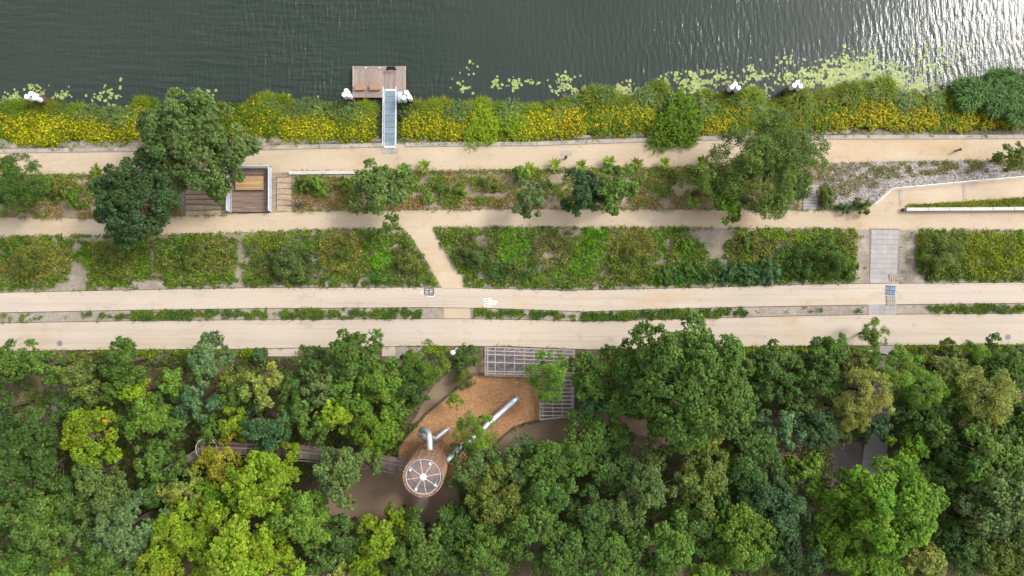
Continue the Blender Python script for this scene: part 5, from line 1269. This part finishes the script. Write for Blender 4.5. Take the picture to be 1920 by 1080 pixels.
# small tufts in the bare strips
# slope between riverside path and middle path
px, py, rg = scatter(lambda x: L2(x) + 1, lambda x: np.where(x < 1535, L3(x) - 2, L2(x) + 1), 21000, 52, x1=1535)
nz = vnoise(px / 7.0, py / 5.0, 19); nz2 = vnoise(px / 26.0, py / 13.0, 20)
keep = (nz2 * .75 + nz * .35 > .48) | (py < L2(px) + 7) | (py > L3(px) - 5) & (nz > .3)
for (x0, x1, y0, y1) in ((340, 550, 310, 410), (1498, 1545, 335, 396)): keep &= ~((px > x0) & (px < x1) & (py > y0) & (py < y1))
keep &= ~((px > 540) & (px < 672) & (py < 330))
c0, c1, c2 = np.array([.105, .145, .024]), np.array([.15, .14, .055]), np.array([.085, .135, .018]); w_ = vnoise(px / 30.0, py / 18.0, 23)
col = np.where((w_ > .62)[:, None], c1, np.where((w_ < .4)[:, None], c2, c0)); brown = (py > L3(px) - 32) & (vnoise(px / 40., py / 20., 29) > .5); col[brown] = (.19, .15, .085)
cover('slope_herbs', px[keep], py[keep], col[keep], np.where(brown[keep], .3, .5), .26, 4, 'patchy herbs and dry grass on the slope between the river paths', 'herbs', 63)
for i, (x, y, r, c, lb) in enumerate([(865, 356, 12, 'br', 'small vivid bush on the upper slope, right of the single grey-green tree'), (802, 370, 14, 'lt', 'light bush at the right foot of the single grey-green tree'), (600, 350, 20, 'lt', 'leafy bush just right of the log steps'), (570, 345, 16, 'ol', 'olive bush at the top of the log steps'), (650, 345, 18, 'lt', 'green bush left of the single grey-green tree'),
                                      (832, 352, 13, 'md', 'green bush in the middle of the upper slope'), (975, 330, 18, 'lt', 'light bush at the path edge, left of the pair of round trees'), (1020, 345, 14, 'lt', 'light bush left of the darker round tree'), (140, 375, 16, 'lt', 'green bush left of the dark broad tree'), (115, 355, 20, 'ol', 'olive bush right of the rounded tree at the left edge'),
                                      (920, 345, 16, 'ol', 'dull bush on the upper slope above the small tree'), (1265, 330, 14, 'ol', 'dull low bush left of the olive tree on the slope'), (1548, 368, 17, 'ol', 'low olive bush beside the concrete steps'), (1612, 388, 17, 'md', 'dense green bush at the lower tip of the stony slope'), (1580, 392, 11, 'md', 'low green bush at the foot of the stony slope')]):
    tree(x, y, r, c, lb, 'S', None, 'bushes on the upper slope', True)
SB = 'bushes on the grass slope'
for (x, y, r, c_, kd, lb) in [(1762, 484, 46, 'ol', 'f', 'wide dome-shaped olive bush right of the paved path'), (1548, 482, 42, 'md', 'f', 'largest dark bush at the right end of the long grass slope'), (1498, 500, 28, 'dk', 'M', 'dark bush left of the largest bush on the long grass slope'), (1588, 500, 22, 'md', 'S', 'green bush closest to the bare soil left of the paved path'),
    (1440, 512, 22, 'bl', 'S', 'blue-green bush by the cycle track, rightmost of a low row'), (1400, 516, 20, 'bl', 'S', 'blue-green bush by the cycle track, second from the right of a low row'), (1362, 512, 20, 'bl', 'S', 'blue-green bush by the cycle track below the bare grey patch'), (1325, 514, 18, 'dk', 'S', 'dark low bush by the cycle track left of the blue-green row'), (1290, 505, 20, 'md', 'S', 'green low bush in the middle of the long grass slope'),
    (1245, 515, 18, 'md', 'S', 'green low bush by the cycle track, left of the dark low one'), (1285, 462, 16, 'lt', 'S', 'light bush left of the bare grey patch'), (1395, 462, 18, 'md', 'S', 'green bush right of the bare grey patch'), (548, 500, 36, 'gr', 'f', 'grey-green mound of shrubs on the left grass slope'), (640, 472, 26, 'ol', 'f', 'straw-olive shrub mound left of the vivid green bed'), (768, 492, 26, 'ol', 'f', 'dull shrub left of the diagonal link path'),
    (888, 478, 28, 'gr', 'f', 'dull shrub right of the diagonal link path'), (60, 488, 36, 'ol', 'f', 'yellowish shrub mound at the far left of the grass slope'), (225, 488, 26, 'ol', 'f', 'olive shrub mound right of the first bare patch'), (375, 480, 32, 'ol', 'f', 'olive shrub mound left of the narrow sandy gully'), (1180, 470, 24, 'ol', 'f', 'straw-olive shrub right of the diagonal vivid green bed'), (1741, 522, 8, 'md', 'S', 'tiny round bush on bare soil below the dome-shaped bush')]:
    tree(x, y, r, c_, lb, kd, .16 * r / 15, SB, True)
# verge between the tracks
px, py, rg = scatter(lambda x: L6(x) + 2, lambda x: L7(x) - 2, 14000, 53)
nz = vnoise(px / 5.0, py / 4.0, 31); nz2 = vnoise(px / 45.0, py * 0, 33); ctr = 1 - np.abs(py - (L6(px) + L7(px)) / 2) / ((L7(px) - L6(px)) / 2)
dens = np.where(px < 60, .4, np.where(px < 250, .25, np.where(px < 790, .62, np.where(px < 890, -1, np.where(px < 1400, .62, np.where(px < 1620, .22, np.where(px < 1740, -.1, .55)))))))
keep = (nz * .75 + vnoise(px / 13., py / 6., 35) * .5 + nz2 * .3 - ctr * .30 < dens + .04) & (ctr > .08)
keep &= ~((px > 1622) & (px < 1684))
col = np.where((vnoise(px / 25., py / 20., 37) > .5)[:, None], np.array([.075, .125, .018]), np.array([.05, .10, .02]))
cover('verge_grass', px[keep], py[keep], col[keep], np.full(int(keep.sum()), .3), .24, 4, 'patchy green grass in the narrow verge between the two tracks', 'grass', 64)
# grass wedge behind the white wall; sparse plants on the stony slope
px, py, rg = scatter(lambda x: L3b(x) + 1, lambda x: L3c(x) - 4, 2400, 54, x0=1700, x1=1940)
cover('wedge_grass', px, py, np.where((vnoise(px / 12., py / 8., 3) > .55)[:, None], np.array([.15, .175, .018]), np.array([.095, .14, .016])), np.full(len(px), .25), .2, 4, 'narrow wedge of yellow-green grass behind the white wall', 'grass', 65)
px, py, rg = scatter(lambda x: L2(x) + 1, L3a, 9500, 55, x0=1535, x1=1945); nz = vnoise(px / 12., py / 7., 41); rel = (py - L2(px)) / (L3a(px) - L2(px))
keep = (nz > .30 + .22 * (px - 1535) / 400) & (rel < .72 - .1 * (px > 1600)) & (rg.random(len(px)) < .75); keep |= (px < 1562) & (py > 350) & (py < 396) & (px > 1532); keep |= (py > 386) & (px < 1625)
col = np.where((px < 1565)[:, None] & (py > 345)[:, None], np.array([.085, .11, .028]), np.array([.15, .148, .085]))
cover('slope_weeds', px[keep], py[keep], col[keep], np.full(int(keep.sum()), .35), .22, 3, 'sparse grey-green weeds on the stony slope', 'weeds', 66, up=.5)
# pebbles
def pebbles(name, px, py, r, mat, label, seed):
    rg = np.random.default_rng(seed); n = len(px); z = zf(px, py); C = WA(px, py, z)
    octa = np.array([(1, 0, 0), (0, 1, 0), (-1, 0, 0), (0, -1, 0), (0, 0, .7), (0, 0, -.5)]); f = np.array([(0, 1, 4), (1, 2, 4), (2, 3, 4), (3, 0, 4)])
    s = r * rg.uniform(.6, 1.5, (n, 1, 1)) * rg.uniform(.75, 1.25, (n, 1, 3)); a = rg.uniform(0, 6.28, n); V = octa[None] * s * rg.uniform(.8, 1.2, (n, 6, 1))
    x = V[..., 0] * np.cos(a)[:, None] - V[..., 1] * np.sin(a)[:, None]; y = V[..., 0] * np.sin(a)[:, None] + V[..., 1] * np.cos(a)[:, None]
    V = np.stack([x, y, V[..., 2]], -1) + C[:, None] + np.array([0, 0, .02]); F = (np.arange(n)[:, None, None] * 6 + f[None]).reshape(-1, 3)
    me = bpy.data.meshes.new(name); me.from_pydata(V.reshape(-1, 3).tolist(), [], F.tolist()); me.materials.append(MATS[mat]); o = link(bpy.data.objects.new(name, me)); return tag(o, label, 'stones', kind='stuff')
strip('stone_slope', lambda x: L2(x) + 1, lambda x: L3a(x) - .5, 'stone_bed', .03, 5, 1540, 1975, jit=1.0)
px, py, rg = scatter(lambda x: L2(x) + 1, lambda x: L3a(x) - 1, 11000, 56, x0=1542, x1=1975); pebbles('loose_stones', px, py, .13, 'pebble', 'pale loose stones covering the slope beside the ramp', 71)
px, py, rg = scatter(lambda x: L1(x) - 22, lambda x: L1(x) - 9, 1500, 57); pebbles('edge_stones', px, py, .09, 'rock', 'small rubble between the revetment stones', 72)
px, py, rg = scatter(lambda x: BB(x) - 6, lambda x: L1(x) - 7, 9000, 58); nz = vnoise(px / 9., py / 5., 43); keep = nz > .62
cover('edge_weeds', px[keep], py[keep], np.tile(np.array([.12, .135, .04]), (int(keep.sum()), 1)), np.full(int(keep.sum()), .25), .2, 3, 'small weeds between the stones of the river edge', 'weeds', 67)
px, py, rg = scatter(BT, BB, 12000, 59); cover('bank_herbs', px, py, np.tile(np.array([.06, .10, .014]), (len(px), 1)), np.full(len(px), .7), .3, 3, 'low green undergrowth along the river bank', 'herbs', 68)
# wood chips
n = 16000; rg = np.random.default_rng(5); px = rg.uniform(740, 1016, n); py = rg.uniform(700, 910, n); k_ = inside(px, py, CHIP); px, py = px[k_], py[k_]; n = len(px)
P = WA(px, py, np.full(n, .03)) + rg.uniform(0, .03, (n, 1)) * [0, 0, 1]; V = leaves(P, unit(rg.normal(0, .3, (n, 3)) + [0, 0, 1]), rg.uniform(.1, .28, n), rg, .35)
cc = np.array([.60, .315, .145]) * rg.uniform(.55, 1.45, (n, 1)); o = link(bpy.data.objects.new('wood_chips', quad_mesh('wood_chips', V, cc, leaf_material('chip', 0.0, spec=.1, gain=(.8, .8, .8))))); o.color = (1, 1, 1, 1); tag(o, 'orange-brown wood chips filling the play pit', 'wood chips', kind='stuff')
# woodland undergrowth and the grassy edge of the woodland
px, py, rg = scatter(lambda x: L8(x) + 3, lambda x: np.full_like(x, 1100.0), 46000, 60, x0=-80, x1=2000); nz = vnoise(px / 22., py / 22., 47)
keep = nz > .30
for p in (CHIP, [(905, 648), (1080, 648), (1080, 790), (1005, 790), (1005, 708), (905, 708)], [(600, 895), (700, 868), (862, 868), (860, 990), (680, 975), (605, 968)], [(930, 822), (1010, 786), (1150, 772), (1240, 788), (1360, 860), (1290, 855), (1110, 812), (1000, 852), (880, 905)], [(500, 648), (562, 648), (562, 670), (500, 670)],
          [(714, 648), (795, 645), (775, 672), (714, 672)], [(1640, 640), (1690, 640), (1664, 905), (1605, 905), (1628, 760)], [(820, 700), (905, 650), (905, 706), (800, 780), (760, 800)], [(1558, 826), (1616, 826), (1614, 908), (1558, 908)]): keep &= ~inside(px, py, p)
col = np.array([.058, .100, .018]) * (.6 + .9 * vnoise(px / 60., py / 60., 48))[:, None]; edge = (py < L8(px) + 14); col[edge] = (.10, .15, .014)
cover('undergrowth', px[keep], py[keep], col[keep], np.full(int(keep.sum()), 1.2), .36, 4, 'low green undergrowth on the woodland floor', 'undergrowth', 69)
px, py, rg = scatter(lambda x: L8(x) + 1, lambda x: L8(x) + 10, 5000, 73, x0=-30, x1=1950); keep = ((px > 130) & (px < 500)) & (vnoise(px / 14., py / 6., 3) > .45) | ((px > 1385) & (px < 1600)) | (px > 1700) | ((px > 800) & (px < 840))
cover('woodland_edge_grass', px[keep], py[keep], np.tile(np.array([.09, .15, .012]), (int(keep.sum()), 1)), np.full(int(keep.sum()), .35), .25, 4, 'strip of bright grass along the woodland edge', 'grass', 74)
# scattered weeds on the bare soil strips beside the paved path
px, py, rg = scatter(lambda x: L4(x) + 1, lambda x: L5(x) - 2, 1500, 75, x0=1606, x1=1790); keep = (vnoise(px / 6., py / 6., 77) > .78) & ~((px > 1626) & (px < 1690))
cover('bare_strip_weeds', px[keep], py[keep], np.tile(np.array([.07, .11, .02]), (int(keep.sum()), 1)), np.full(int(keep.sum()), .25), .22, 4, 'few small weeds on the bare soil beside the paved path', 'weeds', 76)

# tufts that spill over the path edges, fallen leaves and grit on the paths
EX, EY = [], []
rg = np.random.default_rng(91)
for ln, n_, lo, hi in ((L2, 1500, -4, 3), (L3, 1500, -3, 3.5), (L4, 1500, -3.5, 3), (L5, 700, -4, 0.6), (L8, 700, -0.5, 4)):
    x = rg.uniform(-30, 1950, n_); k_ = vnoise(x / 14., x * 0 + lo, 92) > .42; x = x[k_]; EX.append(x); EY.append(ln(x) + rg.uniform(lo, hi, len(x)) * rg.uniform(.2, 1, len(x)))
px, py = np.concatenate(EX), np.concatenate(EY); keep = ~(inside(px, py, [(750, 420), (820, 420), (885, 550), (825, 550)]) | ((px > 1600) & (px < 1720) & (py > 380)) | ((px > 425) & (px < 550) & (py < 410)) | ((px > 1535) & (py < 400)))
px, py = px[keep], py[keep]
cover('edge_tufts', px, py, np.where((rg.random(len(px)) < .3)[:, None], np.array([.15, .14, .06]), np.array([.075, .115, .02])), np.full(len(px), .16), .16, 3, 'small tufts of grass spilling over the path edges', 'grass', 93)
n_ = 1300; px = rg.uniform(-20, 1940, n_); w_ = rg.integers(0, 4, n_); lo = np.choose(w_, [L1(px), L3c(px) + 4, L5(px), L7(px)]); hi = np.choose(w_, [L2(px), L4(px), L6(px), L8(px)]); t_ = rg.beta(.45, .45, n_); py = lo + (hi - lo) * t_
P = WA(px, py, zf(px, py) + .05); V = leaves(P, unit(rg.normal(0, .25, (n_, 3)) + [0, 0, 1]), rg.uniform(.05, .13, n_), rg, .6)
o = link(bpy.data.objects.new('fallen_leaves', quad_mesh('fallen_leaves', V, np.array([.16, .10, .045]) * rg.uniform(.4, 1.4, (n_, 1)), MATS['chip']))); o.color = (1, 1, 1, 1); tag(o, 'fallen leaves and grit scattered on the sandy paths', 'leaf litter', kind='stuff')
